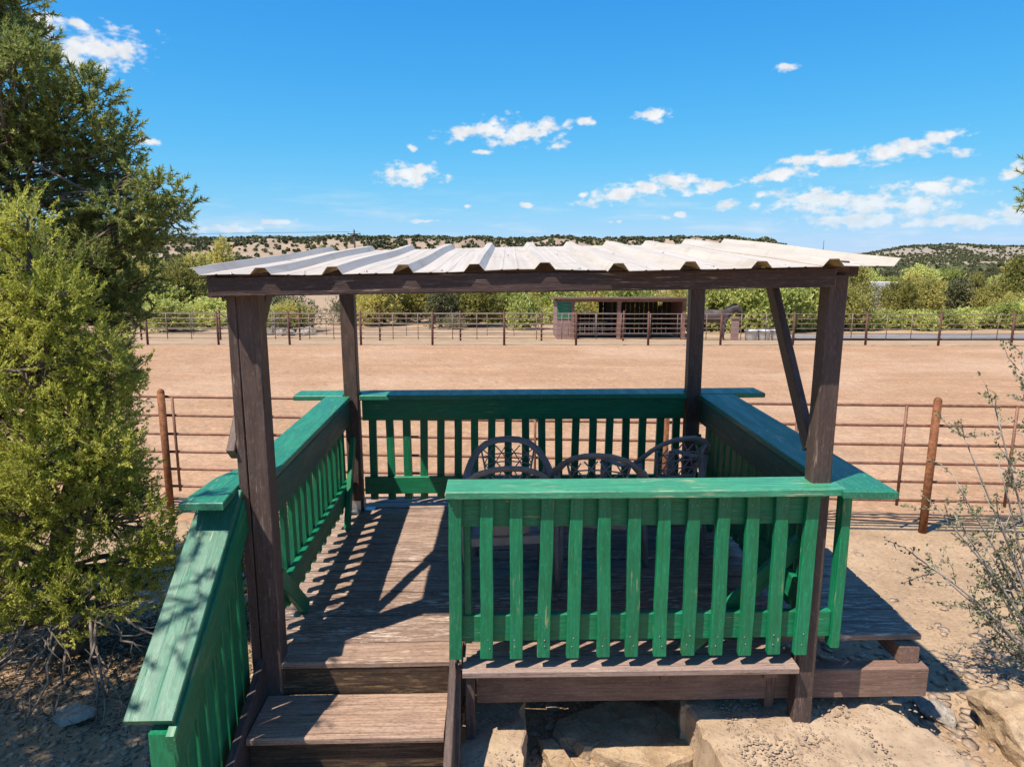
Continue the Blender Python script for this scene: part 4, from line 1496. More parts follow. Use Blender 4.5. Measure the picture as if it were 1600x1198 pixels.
def pinyon(name, label, loc, lobes, trunk, seed, tufts=95, needles=34, group=None, nl=0.052):
    r_ = np.random.default_rng(seed)
    root = thing(name, label, 'tree', loc, group)
    Vs, Fs, off = [], [], 0
    wood = MB()
    wood.tube(trunk[0], trunk[1], 10)
    tp = [np.array(p) for p in trunk[0]]
    for (cx, cy, cz, rad) in lobes:
        cpt = np.array([cx, cy, cz])
        n = int(tufts * (rad / 0.35) ** 2)
        dd = norm(r_.normal(size=(n, 3)))
        rr = rad * r_.uniform(0.25, 1.0, (n, 1)) ** 0.55
        c = cpt + dd * rr * np.array([1.1, 1.1, 0.75])
        d = norm(dd * 0.9 + np.array([0, 0, 0.45]) + r_.normal(size=(n, 3)) * 0.3)
        # bottle-brush tufts of needles
        per = needles
        s_ = r_.uniform(0, 1, (n, per, 1))
        p = (c[:, None, :] + d[:, None, :] * s_ * 0.11).reshape(-1, 3)
        rad_d = norm(r_.normal(size=(n, per, 3)))
        ld = norm(d[:, None, :] * (0.35 + 0.7 * s_) + rad_d * 0.8).reshape(-1, 3)
        V, F = needle_tris(p, ld, nl, 0.0105, r_)
        Vs.append(V); Fs.append(F + off); off += len(V)
        cand = [p_ for p_ in tp if p_[2] < cz + 0.15] or [tp[0]]
        b0 = min(cand, key=lambda p_: np.linalg.norm(p_ - (cpt - np.array([0, 0, 0.3]))))
        r0 = 0.012 + 0.055 * rad
        lp = limb_path(b0, cpt, r_, -0.12, 6)
        wood.tube(lp, [r0 * (1 - 0.75 * i / 6) for i in range(7)], 6)
        for k in range(int(12 * rad / 0.35)):
            i = r_.integers(0, n)
            s0 = lp[r_.integers(3, 7)]
            wood.tube(limb_path(s0, c[i], r_, -0.1, 3), [0.009, 0.008, 0.006, 0.004], 4, caps=False)
    me = crown_mesh('crown', np.concatenate(Vs), np.concatenate(Fs), M['pinyon'])
    link(bpy.data.objects.new('crown', me), root)
    wood.build('trunk', M['bark'], root)
    return root


def lobe_cloud(r_, n, zr, width, cz_pow=1.0, rad=(0.22, 0.36)):
    """random lobes in a crown: width(z fraction) gives the radius"""
    out = []
    for i in range(n):
        t = (i + r_.uniform(0, 1)) / n
        z = zr[0] + (zr[1] - zr[0]) * t
        w_ = width(t)
        a = r_.uniform(0, 2 * math.pi)
        q = w_ * math.sqrt(r_.uniform(0.15, 1.0))
        out.append((q * math.cos(a), q * math.sin(a), z, r_.uniform(*rad) * (0.75 + 0.35 * w_)))
    return out


# near juniper left of the steps
rj = np.random.default_rng(21)
jx, jy = -3.10, 4.55
jz = gz(jx, jy)
JL = []
for (x, y, z, r0) in [  # around the trunk; z above the base
        (0.05, 0.0, 2.95, 0.17), (0.02, 0.0, 2.70, 0.24), (0.10, -0.05, 2.40, 0.28), (-0.12, 0.05, 2.30, 0.27), (0.30, 0.0, 2.15, 0.26), (-0.38, -0.05, 2.45, 0.24), (-0.55, 0.0, 2.25, 0.28),
        (-0.68, -0.1, 2.60, 0.20), (0.02, -0.2, 2.02, 0.30), (0.42, 0.1, 1.85, 0.27), (-0.35, 0.1, 1.92, 0.33), (-0.72, 0, 1.95, 0.32), (0.60, 0.05, 1.62, 0.24), (0.28, -0.15, 1.60, 0.28),
        (-0.1, -0.25, 1.62, 0.30), (-0.50, -0.15, 1.60, 0.32), (-0.9, 0, 1.55, 0.34), (0.48, 0.15, 1.30, 0.26), (0.15, -0.2, 1.28, 0.26), (-0.28, -0.2, 1.26, 0.26), (-0.70, -0.2, 1.22, 0.32),
        (0.72, 0.1, 1.22, 0.17), (0.92, 0.05, 1.12, 0.13), (0.62, -0.05, 0.98, 0.20), (0.32, 0.1, 0.95, 0.22), (0.80, -0.05, 0.82, 0.16), (0.98, 0.0, 0.92, 0.12), (0.48, 0.0, 0.66, 0.18), (0.22, -0.15, 0.72, 0.20),
        (0.62, 0.05, 0.50, 0.14), (-0.45, -0.1, 0.9, 0.27), (-0.85, -0.1, 0.85, 0.30), (-0.05, -0.15, 0.95, 0.18), (-0.55, -0.2, 0.52, 0.24), (0.32, 0.1, 0.42, 0.16), (-1.1, 0.0, 1.9, 0.35), (-1.15, 0, 1.2, 0.36), (-1.0, 0, 2.4, 0.28),
        (0.78, 0.0, 1.45, 0.20), (0.55, -0.12, 1.42, 0.24), (0.88, 0.05, 1.30, 0.16), (0.68, 0.0, 0.72, 0.17), (0.40, -0.2, 0.50, 0.18), (0.10, -0.25, 0.55, 0.20), (-0.18, -0.28, 0.62, 0.24), (-0.35, -0.3, 0.40, 0.22), (0.18, -0.28, 0.36, 0.14),
        (-0.75, -0.25, 0.42, 0.26), (-1.05, -0.1, 0.6, 0.3), (-0.02, -0.25, 1.05, 0.22), (0.36, -0.22, 1.08, 0.20), (0.42, 0.05, 1.98, 0.22), (0.22, 0, 2.42, 0.2)]:
    x = min(x, (0.60 if z > 1.05 else 0.80) - r0)
    JL.append((x, y, z, r0))
    for k in range(2):
        a = rj.uniform(0, 6.28)
        JL.append((x + r0 * 0.8 * math.cos(a), y + r0 * 0.8 * math.sin(a), z + r0 * rj.uniform(-.4, .7), r0 * 0.55))
juniper('juniper_tree', 'yellow green juniper with bare lower limbs left of the steps', (jx, jy, jz), JL,
        ([(0.0, 0, -0.15), (0.02, 0, 0.25), (-0.04, 0.02, 0.6), (0.06, -0.02, 0.95), (0.14, 0.02, 1.25), (0.10, 0, 1.6), (0.03, 0, 2.0), (0.02, 0, 2.5), (0.04, 0, 2.85)],
         [0.13, 0.10, 0.085, 0.075, 0.06, 0.05, 0.04, 0.025, 0.01]), 31, per=52, twigs=86, leaf=(0.026, 0.0080), spread=0.34, tw_len=0.155)

# bleached dead limbs under it
def dead_limbs():
    root = thing('dead_branches', 'bleached bare branches sprawling at the foot of the near juniper', 'branches', (-2.72, 4.1, gz(-2.72, 4.1)))
    r_ = np.random.default_rng(4)
    fans = [((-0.10, 0.25, 0.42), [(0.35, -0.45, 0.03), (0.28, -0.40, 0.02), (0.42, -0.35, 0.04), (0.62, 0.02, 0.30), (0.36, 0.0, 0.22)]),
            ((-0.25, 0.25, 0.36), [(-0.12, -0.42, 0.02), (-0.32, -0.3, 0.02), (0.0, -0.35, 0.02)]),
            ((-0.1, 0.2, 0.40), [(-0.52, -0.12, 0.14), (-0.42, 0.0, 0.02), (-0.75, -0.1, 0.06)]),
            ((-0.35, 0.2, 0.6), [(-0.62, -0.1, 0.05), (-0.2, 0.0, 0.2), (-0.45, -0.1, 0.25)])]
    for a, ends in fans:
        for e in ends:
            lp = limb_path(a, e, r_, 0.14, 6)
            mb = MB()
            mb.tube(lp, [0.009 * (1 - 0.75 * i / 6) + 0.0025 for i in range(7)], 6)
            for k in range(5):
                s0 = np.array(lp[r_.integers(2, 7)])
                mb.tube(limb_path(s0, s0 + r_.normal(size=3) * np.array([0.12, 0.12, 0.07]), r_, 0.1, 3), [0.005, 0.004, 0.003, 0.0015], 4, caps=False)
            mb.build('branch', M['dead'], root)


dead_limbs()

# pinyon behind it
px, py = -4.33, 5.51
pz = gz(px, py)
PS = 0.875
PZ = 2.06 - pz + (gz(-4.95, 6.3) - 2.06) * PS
rp = np.random.default_rng(5)
PL = []
for (x, z, r0) in [(0.0, 5.9, 0.3), (-0.5, 5.6, .4), (0.25, 5.45, 0.36), (0.50, 5.15, 0.32), (0.1, 4.95, 0.42), (-0.4, 5.0, 0.45), (0.55, 4.7, 0.30), (-0.1, 4.5, 0.45), (0.75, 4.55, 0.24), (-0.6, 4.4, 0.45),
                   (0.95, 4.40, 0.30), (1.22, 4.32, 0.24), (1.05, 4.08, 0.36), (0.55, 4.05, 0.38), (0.05, 3.95, 0.42), (1.30, 3.92, 0.24), (-0.5, 3.8, 0.45), (1.18, 3.68, 0.30), (0.72, 3.62, 0.38), (0.2, 3.42, 0.40),
                   (1.28, 3.38, 0.24), (-0.4, 3.25, 0.42), (0.82, 3.22, 0.34), (1.22, 3.08, 0.24), (1.52, 3.20, 0.15), (1.40, 3.0, 0.2), (1.75, 3.30, 0.22), (1.98, 3.48, 0.15), (2.08, 3.36, 0.11), (1.9, 3.2, 0.16), (1.66, 3.0, 0.22), (1.10, 2.84, 0.30), (0.6, 2.82, 0.36), (0.1, 2.85, 0.36),
                   (1.55, 2.66, 0.20), (1.22, 2.52, 0.28), (0.75, 2.42, 0.34), (0.2, 2.35, 0.36), (1.50, 2.36, 0.18), (1.35, 2.12, 0.20), (0.95, 2.10, 0.28), (0.5, 1.95, 0.32), (1.2, 1.82, 0.18), (0.85, 1.70, 0.22), (1.25, 1.52, 0.14), (1.05, 1.35, 0.14), (1.40, 1.30, 0.10), (-0.5, 2.6, 0.4)]:
    y = rp.uniform(-0.35, 0.35) * (1 if abs(x) > 0.8 else 1.8)
    x *= PS; y *= PS; z = PZ + z * PS; r0 *= PS
    PL.append((x, y, z, r0 * 0.92))
    for k in range(2):
        a = rp.uniform(0, 6.28)
        PL.append((x + r0 * 0.85 * math.cos(a), y + r0 * 0.85 * math.sin(a), z + r0 * rp.uniform(-.5, .7), r0 * 0.5))
pinyon('pinyon_tree', 'tall dark green pinyon pine behind the near juniper', (px, py, pz), PL,
       ([(0, 0, -0.2), (0.05, 0, 0.8), (0.0, 0.05, 1.6), (0.15, 0, 2.4), (0.1, 0, 3.3), (0.0, 0, 4.2), (0, 0, 5.6)], [0.17, 0.14, 0.125, 0.11, 0.09, 0.06, 0.02]), 9, tufts=215, needles=44, nl=0.043)

# the low pinyon sprig beside the juniper
def sapling():
    loc = (-2.02, 5.05)
    z = gz(*loc)
    lob = [(0.02, 0, 0.55, 0.10), (-0.10, 0, 0.62, 0.10), (0.12, 0, 0.36, 0.10), (-0.14, 0, 0.40, 0.10), (-0.25, 0.0, 0.72, 0.09), (0.0, 0, 0.2, 0.09), (0.2, 0, 0.22, 0.08), (-0.28, 0, 0.28, 0.10), (0.12, 0, 0.68, 0.07)]
    pinyon('pinyon_sapling', 'small sparse pinyon sapling between the juniper and the stair rail', (*loc, z), lob,
           ([(-0.15, 0, -0.1), (-0.12, 0, 0.2), (-0.06, 0, 0.45), (-0.03, 0, 0.6)], [0.02, 0.016, 0.012, 0.006]), 77, tufts=120, needles=26, nl=0.045)


sapling()

# tree outside the frame on the left whose shade falls over the railing, and one on the right edge
rs = np.random.default_rng(8)
sx_, sy_ = -4.35, 1.9
lob = lobe_cloud(rs, 46, (1.2, 4.3), lambda t: 1.40 * (1 - 0.65 * abs(t - 0.35) ** 1.2), rad=(0.26, 0.42))
lob = [(x, y * 0.85, z, r0) for x, y, z, r0 in lob]
lob += [(1.25, 0.35, 3.0, 0.22), (1.4, 0.7, 2.7, 0.2), (1.2, 0.9, 3.3, 0.2), (1.0, 1.1, 2.5, 0.22), (1.55, 0.3, 3.5, 0.16), (1.65, 0.75, 3.15, 0.13), (1.9, 0.15, 3.6, 0.12), (1.8, -0.05, 3.5, 0.13), (1.75, 0.3, 3.72, 0.11), (1.95, 0.5, 3.6, 0.10), (1.85, 0.85, 3.7, 0.09), (1.72, -0.2, 3.3, 0.12)]
pinyon('pinyon_tree', 'pinyon pine just outside the left edge shading the steps', (sx_, sy_, gz(sx_, sy_)), lob,
       ([(0, 0, -0.2), (0.05, 0.05, 0.9), (0, 0, 2.0), (0.1, 0, 3.2), (0, 0, 4.2)], [0.16, 0.14, 0.11, 0.07, 0.02]), 19, tufts=110, needles=32)
rx_, ry_ = 5.75, 6.1
lob = [(0, 0, 4.6, 0.4), (0.3, 0, 4.1, 0.5), (-0.4, 0, 4.0, 0.4), (0.2, 0.2, 3.4, 0.5), (-0.5, 0, 3.55, 0.35), (-0.9, 0, 3.62, 0.26), (-1.22, 0, 3.68, 0.17), (-1.33, 0.02, 3.56, 0.10), (-1.25, 0, 3.36, 0.17), (-1.36, 0, 3.28, 0.08), (-0.95, 0, 3.3, 0.22), (0.3, 0, 2.8, 0.5), (-0.2, 0, 2.7, 0.4), (0.6, 0, 2.2, 0.4)]
pinyon('pinyon_tree', 'pinyon pine whose limb pokes in at the upper right edge', (rx_, ry_, gz(rx_, ry_)), lob,
       ([(0, 0, -0.2), (0.05, 0, 1.2), (0.1, 0, 2.4), (0, 0, 3.3), (0, 0, 4.5)], [0.14, 0.12, 0.09, 0.06, 0.02]), 29, tufts=90, needles=28)


# sparse small-leaved shrub at right
def shrub():
    r_ = np.random.default_rng(14)
    bx_, by_ = 3.42, 4.05
    bz = gz(bx_, by_)
    root = thing('twiggy_shrub', 'sparse grey twigged shrub with tiny leaves at the right edge', 'shrub', (bx_, by_, bz))
    tips = [(-0.44, 0.10, 2.20), (-0.30, 0.2, 2.05), (-0.58, 0.0, 1.92), (-0.66, 0.15, 1.62), (-0.74, 0.05, 1.45), (-0.84, 0.0, 1.22), (-0.92, -0.05, 0.98), (-0.72, 0.1, 0.8), (-0.35, 0.1, 1.7), (0.1, 0, 1.9), (-0.55, -0.1, 1.25),
            (-0.25, 0.05, 1.4), (0.25, 0.1, 1.6), (-0.16, 0, 2.3), (-0.55, 0.1, 0.62), (0.15, 0, 1.1), (-0.40, 0.1, 0.95), (0.0, -0.15, 0.8), (-0.50, 0.05, 1.55), (-0.36, 0.1, 1.9), (-0.68, 0.0, 1.05), (-0.12, 0.0, 1.75), (-0.5, 0.0, 0.85)]
    Vs, Fs, off = [], [], 0
    stems = MB()
    for (tx, ty, tz) in tips:
        lp = []
        n = 10
        j1 = r_.normal(size=3) * 0.03
        for i in range(n + 1):
            t = i / n
            p = np.array([tx * t ** 1.25, ty * t, tz * t ** 0.92 - 0.05]) + np.array([math.sin(t * 6 + tx * 9), math.cos(t * 5 + tz * 7), 0]) * 0.02 * t + j1 * t
            lp.append(p)
        stems.tube([tuple(p) for p in lp], [0.011 * (1 - 0.8 * i / n) + 0.0014 for i in range(n + 1)], 5)
        for k in range(21):
            i = r_.integers(2, n + 1)
            s0 = lp[i]
            dv = norm(np.array([tx * 0.8, ty, tz * 0.55]) * 0.6 + r_.normal(size=3) * 0.5)
            L = r_.uniform(0.06, 0.24)
            e = s0 + dv * L
            stems.tube([tuple(s0), tuple((s0 + e) / 2 + r_.normal(size=3) * 0.01), tuple(e)], [0.0032, 0.0024, 0.0013], 4, caps=False)
            m_ = max(5, int(L * 100))
            tt = r_.uniform(0.1, 1, (m_, 1))
            c = s0 + (e - s0) * tt + r_.normal(size=(m_, 3)) * 0.008
            d = norm(dv + r_.normal(size=(m_, 3)) * 0.8)
            V, F = leaf_quads(c, d, 0.024, 0.014, r_)
            Vs.append(V); Fs.append(F + off); off += len(V)
    stems.build('stems', M['twig_grey'], root)
    me = crown_mesh('leaves', np.concatenate(Vs), np.concatenate(Fs), M['mahogany'])
    link(bpy.data.objects.new('leaves', me), root)


shrub()
# the greener bush behind it
rb = np.random.default_rng(61)
lob = lobe_cloud(rb, 12, (0.15, 0.95), lambda t: 0.34 * (1 - 0.5 * t), rad=(0.12, 0.2))
juniper('juniper_bush', 'low green juniper bush behind the sparse shrub at right', (4.42, 5.4, gz(4.42, 5.4)), lob,
        ([(0, 0, -0.05), (0, 0, 0.4), (0, 0, 0.8)], [0.03, 0.02, 0.008]), 62, per=18, twigs=60)


# ---- trees of the middle distance: a few variants, copied
def tree_variant(kind, seed):
    r_ = np.random.default_rng(seed)
    if kind == 'cone':
        lob = lobe_cloud(r_, 26, (0.5, 3.9), lambda t: 1.05 * (1 - t) ** 0.75 + 0.08, rad=(0.38, 0.55))
        mat, sz = 'belt_a', (0.16, 0.07)
    elif kind == 'round':
        lob = lobe_cloud(r_, 30, (0.5, 2.8), lambda t: 1.45 * math.sqrt(max(0.05, 1 - (2 * t - 0.9) ** 2 * 0.8)), rad=(0.38, 0.6))
        mat, sz = 'belt_a', (0.16, 0.075)
    elif kind == 'oak':
        lob = lobe_cloud(r_, 26, (0.35, 2.1), lambda t: 1.35 * math.sqrt(max(0.05, 1 - (2 * t - 0.8) ** 2 * 0.7)), rad=(0.35, 0.55))
        mat, sz = 'belt_b', (0.15, 0.11)
    elif kind == 'dark':
        lob = lobe_cloud(r_, 24, (0.5, 2.9), lambda t: 1.3 * math.sqrt(max(0.05, 1 - (2 * t - 0.9) ** 2 * 0.8)), rad=(0.38, 0.55))
        mat, sz = 'dark_juniper', (0.18, 0.08)
    else:
        lob = lobe_cloud(r_, 20, (0.2, 1.1), lambda t: 0.95 * math.sqrt(max(0.05, 1 - (2 * t - 0.8) ** 2 * 0.7)), rad=(0.25, 0.42))
        mat, sz = 'sage', (0.12, 0.04)
    Vs, Fs, off = [], [], 0
    wood = MB()
    top = max(l[2] for l in lob)
    tr = [(0.05 * math.sin(k * 2.0 + seed), 0.05 * math.cos(k * 1.7), -0.3 + (top * 0.9 + 0.3) * k / 5) for k in range(6)]
    wood.tube(tr, [0.14, 0.12, 0.09, 0.07, 0.05, 0.02], 7)
    for (cx, cy, cz, rad) in lob:
        n = int(26 * (rad / 0.4) ** 2)
        dd = norm(r_.normal(size=(n, 3)))
        c = np.array([cx, cy, cz]) + dd * rad * r_.uniform(0.3, 1.0, (n, 1)) ** 0.5
        d = norm(dd * 0.7 + np.array([0, 0, 0.5]) + r_.normal(size=(n, 3)) * 0.3)
        V, F = sprays(c, d, 8, 0.34, sz[0], sz[1], 0.55, r_)
        Vs.append(V); Fs.append(F + off); off += len(V)
        b0 = tr[min(4, max(1, int(cz / top * 4)))]
        wood.tube(limb_path(b0, (cx, cy, cz), r_, -0.1, 3), [0.05, 0.04, 0.025, 0.012], 5, caps=False)
    me = crown_mesh('crown', np.concatenate(Vs), np.concatenate(Fs), M[mat])
    wm = wood.mesh('trunk'); wm.materials.append(M['bark'])
    return me, wm


VAR = {k: [tree_variant(k, s_) for s_ in ss] for k, ss in {'cone': (1, 2), 'round': (3, 4, 5), 'oak': (6, 7), 'dark': (8, 9), 'sage': (10, 11)}.items()}
LAB = {
    'cone': ('juniper_tree', 'pointed yellow green juniper in the brush belt beyond the far fence', 'tree', 'pointed junipers beyond the far fence'),
    'round': ('juniper_tree', 'round yellow green juniper in the brush belt beyond the far fence', 'tree', 'round junipers beyond the far fence'),
    'oak': ('oak_bush', 'bright green leafy bush growing just beyond the far fence', 'bush', 'leafy bushes beyond the far fence'),
    'dark': ('juniper_tree', 'dark green juniper dotted over the plain below the ridge', 'tree', 'dark junipers on the plain'),
    'sage': ('sagebrush', 'low grey green brush clump on the bare ground beyond the fence', 'bush', 'grey brush beyond the fence')}


TREES = []


def put_tree(kind, x, y, s_, sz=1.0, lab=None, q=rnd, group=None):
    nm, l, c, g = LAB[kind]
    cm, wm = q.choice(VAR[kind])
    root = thing(nm, lab or l, c, (x, y, gz(x, y) - 0.05), group or (None if lab else g), rz=q.uniform(0, 6.28))
    root.scale = (s_, s_, s_ * sz)
    link(bpy.data.objects.new('crown', cm), root)
    link(bpy.data.objects.new('trunk', wm), root)
    if lab is None: TREES.append((kind, x, y, root))


def PX(px, y):
    """east-west position that lies px hundredths along the view at distance y"""
    return (px - 800) / 1100.0 * (y * 0.983 + 0.9)


qt = random.Random(3)
# left part of the belt
put_tree('cone', PX(352, 56), 56, 1.28, 1.12, 'tallest pointed juniper above the left corner of the roof')
for (p, y, k, s_, z) in [(238, 46, 'round', 1.2, 1.1), (262, 42, 'oak', 1.0, 1.0), (285, 50, 'cone', 1.0, 1.05), (300, 44, 'round', 1.1, 1.15), (322, 48, 'cone', 1.1, 1.0), (250, 60, 'dark', 1.2, 1.0), (300, 66, 'cone', 1.2, 1.0), (390, 60, 'round', 1.3, 1.0), (330, 41, 'oak', 0.75, 1.0),
                         (270, 38.5, 'oak', 0.8, 0.9), (380, 47, 'dark', 1.0, .95), (412, 52, 'dark', 1.1, .85), (430, 40, 'oak', 0.6, 0.9), (448, 44, 'sage', 1.3, 1.2), (458, 38, 'round', 0.62, 0.85), (475, 38.5, 'sage', 1.1, 1.1), (440, 37.5, 'sage', 0.9, 0.9),
                         (560, 50, 'sage', 1.4, 1.0), (548, 44, 'sage', 1.2, 1.1), (586, 43, 'round', 0.8, 1.0), (200, 44, 'round', 1.2, 1.1), (160, 48, 'cone', 1.2, 1.0), (120, 45, 'round', 1.2, 1.0), (60, 47, 'round', 1.2, 1.1), (20, 46, 'oak', 1.2, 1.1), (-30, 46, 'round', 1.2, 1.1)]:
    put_tree(k, PX(p, y), y, s_, z)
# belt behind the middle
for i in range(21):
    p = 606 + i * 27 + qt.uniform(-8, 8)
    y = qt.uniform(40, 48)
    put_tree(qt.choice(['round', 'round', 'cone', 'oak', 'round', 'dark', 'sage']), PX(p, y), y, qt.uniform(0.62, 1.05), qt.uniform(0.8, 1.15))
for i in range(12):
    p = 600 + i * 50 + qt.uniform(-14, 14)
    y = qt.uniform(50, 58)
    put_tree(qt.choice(['round', 'cone', 'dark']), PX(p, y), y, qt.uniform(1.0, 1.25), qt.uniform(0.95, 1.1))
# leafy bushes right of the shed
for (p, y, k, s_, z) in [(1105, 40, 'oak', 1.0, 1.2), (1130, 42, 'round', 1.1, 1.1), (1160, 39, 'oak', 1.0, 1.15), (1188, 38.5, 'oak', 0.95, 1.1), (1200, 43, 'dark', 1.1, 1.05), (1218, 38.5, 'oak', 0.95, 1.15), (1245, 40, 'oak', 1.0, 1.2), (1270, 42, 'round', 1.0, 1.1),
                         (1290, 40, 'oak', 0.8, 1.0), (1318, 40, 'round', 0.75, 1.0), (1332, 46, 'cone', 0.95, 1.0), (1350, 40, 'oak', 0.6, 0.8), (1380, 41, 'oak', 0.6, 0.75), (1410, 41, 'oak', 0.62, 0.75), (1440, 40, 'oak', 0.6, 0.8), (1470, 41, 'oak', 0.62, 0.75), (1500, 41, 'oak', 0.6, 0.85), (1535, 42, 'oak', 0.65, 0.8), (1570, 41, 'oak', 0.7, 0.9), (1605, 42, 'oak', 0.8, 0.9), (1640, 42, 'oak', 0.8, 0.9),
                         (1402, 50, 'round', 0.80, 1.12), (1438, 52, 'round', 0.92, 1.05), (1420, 58, 'cone', 0.84, 1.0), (1490, 54, 'dark', 0.92, 1.0), (1470, 62, 'round', 0.80, 1.0), (1520, 56, 'cone', 0.80, 1.0), (1548, 50, 'round', 0.76, 1.0), (1572, 58, 'cone', 1.00, 1.0), (1598, 50, 'round', 1.15, 1.2), (1625, 54, 'round', 1.20, 1.2), (1660, 52, 'round', 1.20, 1.1), (1700, 50, 'cone', 1.20, 1.1), (1575, 44, 'round', 0.64, 1.0),
                         (1360, 70, 'sage', 1.6, 1.0), (1340, 80, 'sage', 2.0, 1.2)]:
    put_tree(k, PX(p, y), y, s_, z)
# what singles each of them out: row, stretch of the fence and order
ORD = ['first', 'second', 'third', 'fourth', 'fifth', 'sixth', 'seventh', 'eighth', 'ninth', 'tenth', 'eleventh', 'twelfth', 'thirteenth', 'fourteenth', 'fifteenth', 'sixteenth', 'seventeenth', 'eighteenth', 'nineteenth', 'twentieth']
WORD = {'cone': 'pointed juniper', 'round': 'round juniper', 'oak': 'leafy green bush', 'dark': 'dark juniper', 'sage': 'grey brush clump'}
cells = {}
for kind, x, y, root in TREES:
    p = 800 + x * 1100 / (y * 0.983 + 0.9)
    reg = next(r0 for lim, r0 in ((235, 'behind the near pinyon'), (345, 'left of the front left post'), (540, 'between the left posts'), (870, 'between left back post and shed'),
                                  (1075, 'behind the shed'), (1290, 'between the right posts'), (9999, 'right of the gazebo')) if p < lim)
    row = 'front row' if y < 48 else 'back row'
    cells.setdefault((kind, reg, row), []).append((p, root))
for (kind, reg, row), lst in cells.items():
    lst.sort(key=lambda q_: q_[0])
    for i, (p, root) in enumerate(lst):
        root['label'] = ('%s in the %s %s' % (WORD[kind], row, reg)) if len(lst) == 1 else ('%s %s from left in the %s %s' % (ORD[i], WORD[kind], row, reg))
# green-grey thicket in the valley on the right
for i in range(34):
    p = qt.uniform(1315, 1640); y = qt.uniform(105, 150)
    put_tree('sage' if qt.random() < 0.6 else 'oak', PX(p, y), y, qt.uniform(1.3, 2.0), qt.uniform(0.7, 1.0), 'bush of the pale green thicket in the valley on the right', qt, 'valley thicket bushes')
# dark junipers over the plain and the near slope
n_ = 0
while n_ < 130:
    p = qt.uniform(1180, 1660) if qt.random() < 0.72 else qt.uniform(150, 1200)
    y = 165 * math.exp(qt.uniform(0, 1.15))
    x = PX(p, y)
    if vnoise(x / 45, y / 60) < 0.45: continue
    put_tree('dark', x, y, qt.uniform(0.8, 1.5), qt.uniform(0.75, 1.0))
    n_ += 1


# the wood that dots the ridge and the far plain: one mass
def far_wood():
    r_ = np.random.default_rng(90)
    pts = []
    n = 0
    # ridge
    y = r_.uniform(455, 720, 15000)
    t = r_.uniform(-0.62, 0.52, 15000)
    x = t * y
    dens = np.clip((vnoise(x / 27, y / 24) - 0.36) * 2.2, 0.20, 1)
    crest = np.exp(-((y - 622) / 26) ** 2)
    keep = r_.uniform(0, 1, len(x)) < np.clip(dens * 0.55 + crest * 0.3, 0, 1)
    pts.append(np.stack([x, y, r_.uniform(1.2, 2.8, len(x))], 1)[keep])
    # plain on the right, out to the far hills
    y = 300 * np.exp(r_.uniform(0, 1.95, 12000)); t = r_.uniform(0.30, 0.85, 12000); x = t * y
    dens = np.clip((vnoise(x / 90, y / 120) - 0.30) * 2.2, 0.05, 1)
    keep = r_.uniform(0, 1, len(x)) < dens * 0.75
    pts.append(np.stack([x, y, r_.uniform(1.4, 3.0, len(x))], 1)[keep])
    y = r_.uniform(1250, 1900, 7000); t = r_.uniform(0.42, 0.85, 7000); x = t * y
    keep = (r_.uniform(0, 1, len(x)) < np.clip((vnoise(x / 60, y / 120) - 0.35) * 2, 0.12, 0.8))
    pts.append(np.stack([x, y, r_.uniform(2.0, 3.8, len(x))], 1)[keep])
    P = np.concatenate(pts)
    z = ground_z(P[:, 0], P[:, 1])
    m_ = 16
    N = len(P)
    c = np.stack([P[:, 0], P[:, 1], z], 1)
    d = norm(r_.normal(size=(N, m_, 3)))
    d[..., 2] = np.abs(d[..., 2])
    rad = P[:, 2][:, None, None]
    ctr = c[:, None, :] + d * rad * np.array([0.75, 0.75, 0.85]) * r_.uniform(0.4, 1.0, (N, m_, 1)) + np.array([0, 0, 0.25]) * rad
    a = norm(r_.normal(size=(N, m_, 3))); b = norm(np.cross(a, norm(r_.normal(size=(N, m_, 3)))))
    s_ = rad * 0.52
    V = np.stack([ctr - a * s_, ctr + b * s_, ctr + a * s_, ctr - b * s_], 2).reshape(-1, 3)
    F = np.arange(len(V)).reshape(-1, 4)
    me = crown_mesh('juniper_woodland', V, F, M['dark_juniper'])
    tag(link(bpy.data.objects.new('juniper_woodland', me)), 'scattered dark junipers dotting the ridge and far hills', 'woodland', kind='stuff')


far_wood()

# ------------------------------------------------------------ stones
def rock_mesh(seed, size, flat=1.0, sub=2, rough=0.18, angular=True):
    import bmesh
    r_ = random.Random(seed)
    bm = bmesh.new()
    bmesh.ops.create_icosphere(bm, subdivisions=sub, radius=1.0)
    planes = [(Vector((r_.gauss(0, 1), r_.gauss(0, 1), r_.gauss(0, 1))).normalized(), r_.uniform(0.55, 0.85)) for _ in range(9)]
    for v in bm.verts:
        if angular:
            for n_v, dd in planes:
                e = v.co.dot(n_v) - dd
                if e > 0: v.co -= n_v * e * 0.92
        k = vnoise(v.co.x * 2.1 + seed, v.co.y * 2.1 + v.co.z * 1.7)
        v.co *= 1 + rough * (float(k) - 0.5)
        v.co = Vector((v.co.x * size[0], v.co.y * size[1], v.co.z * size[2]))
    from mathutils import noise as mn
    if sub >= 3:
        bm.normal_update()
        sm_ = min(size)
        for v in bm.verts:
            v.co += v.normal * sm_ * 0.16 * mn.fractal(v.co / sm_ * 1.6 + Vector((seed, 0, 0)), 0.8, 2.1, 4)
    me = bpy.data.meshes.new('rock')
    bm.to_mesh(me); bm.free()
    return me


def rock(name, label, loc, size, seed, mat='rock', rot=(0, 0, 0), sub=4, cat='rock', group=None):
    me = rock_mesh(seed, size, sub=sub)
    me.materials.append(M[mat])
    o = bpy.data.objects.new(name, me)
    o.location = loc; o.rotation_euler = rot
    link(o)
    return tag(o, label, cat, group)


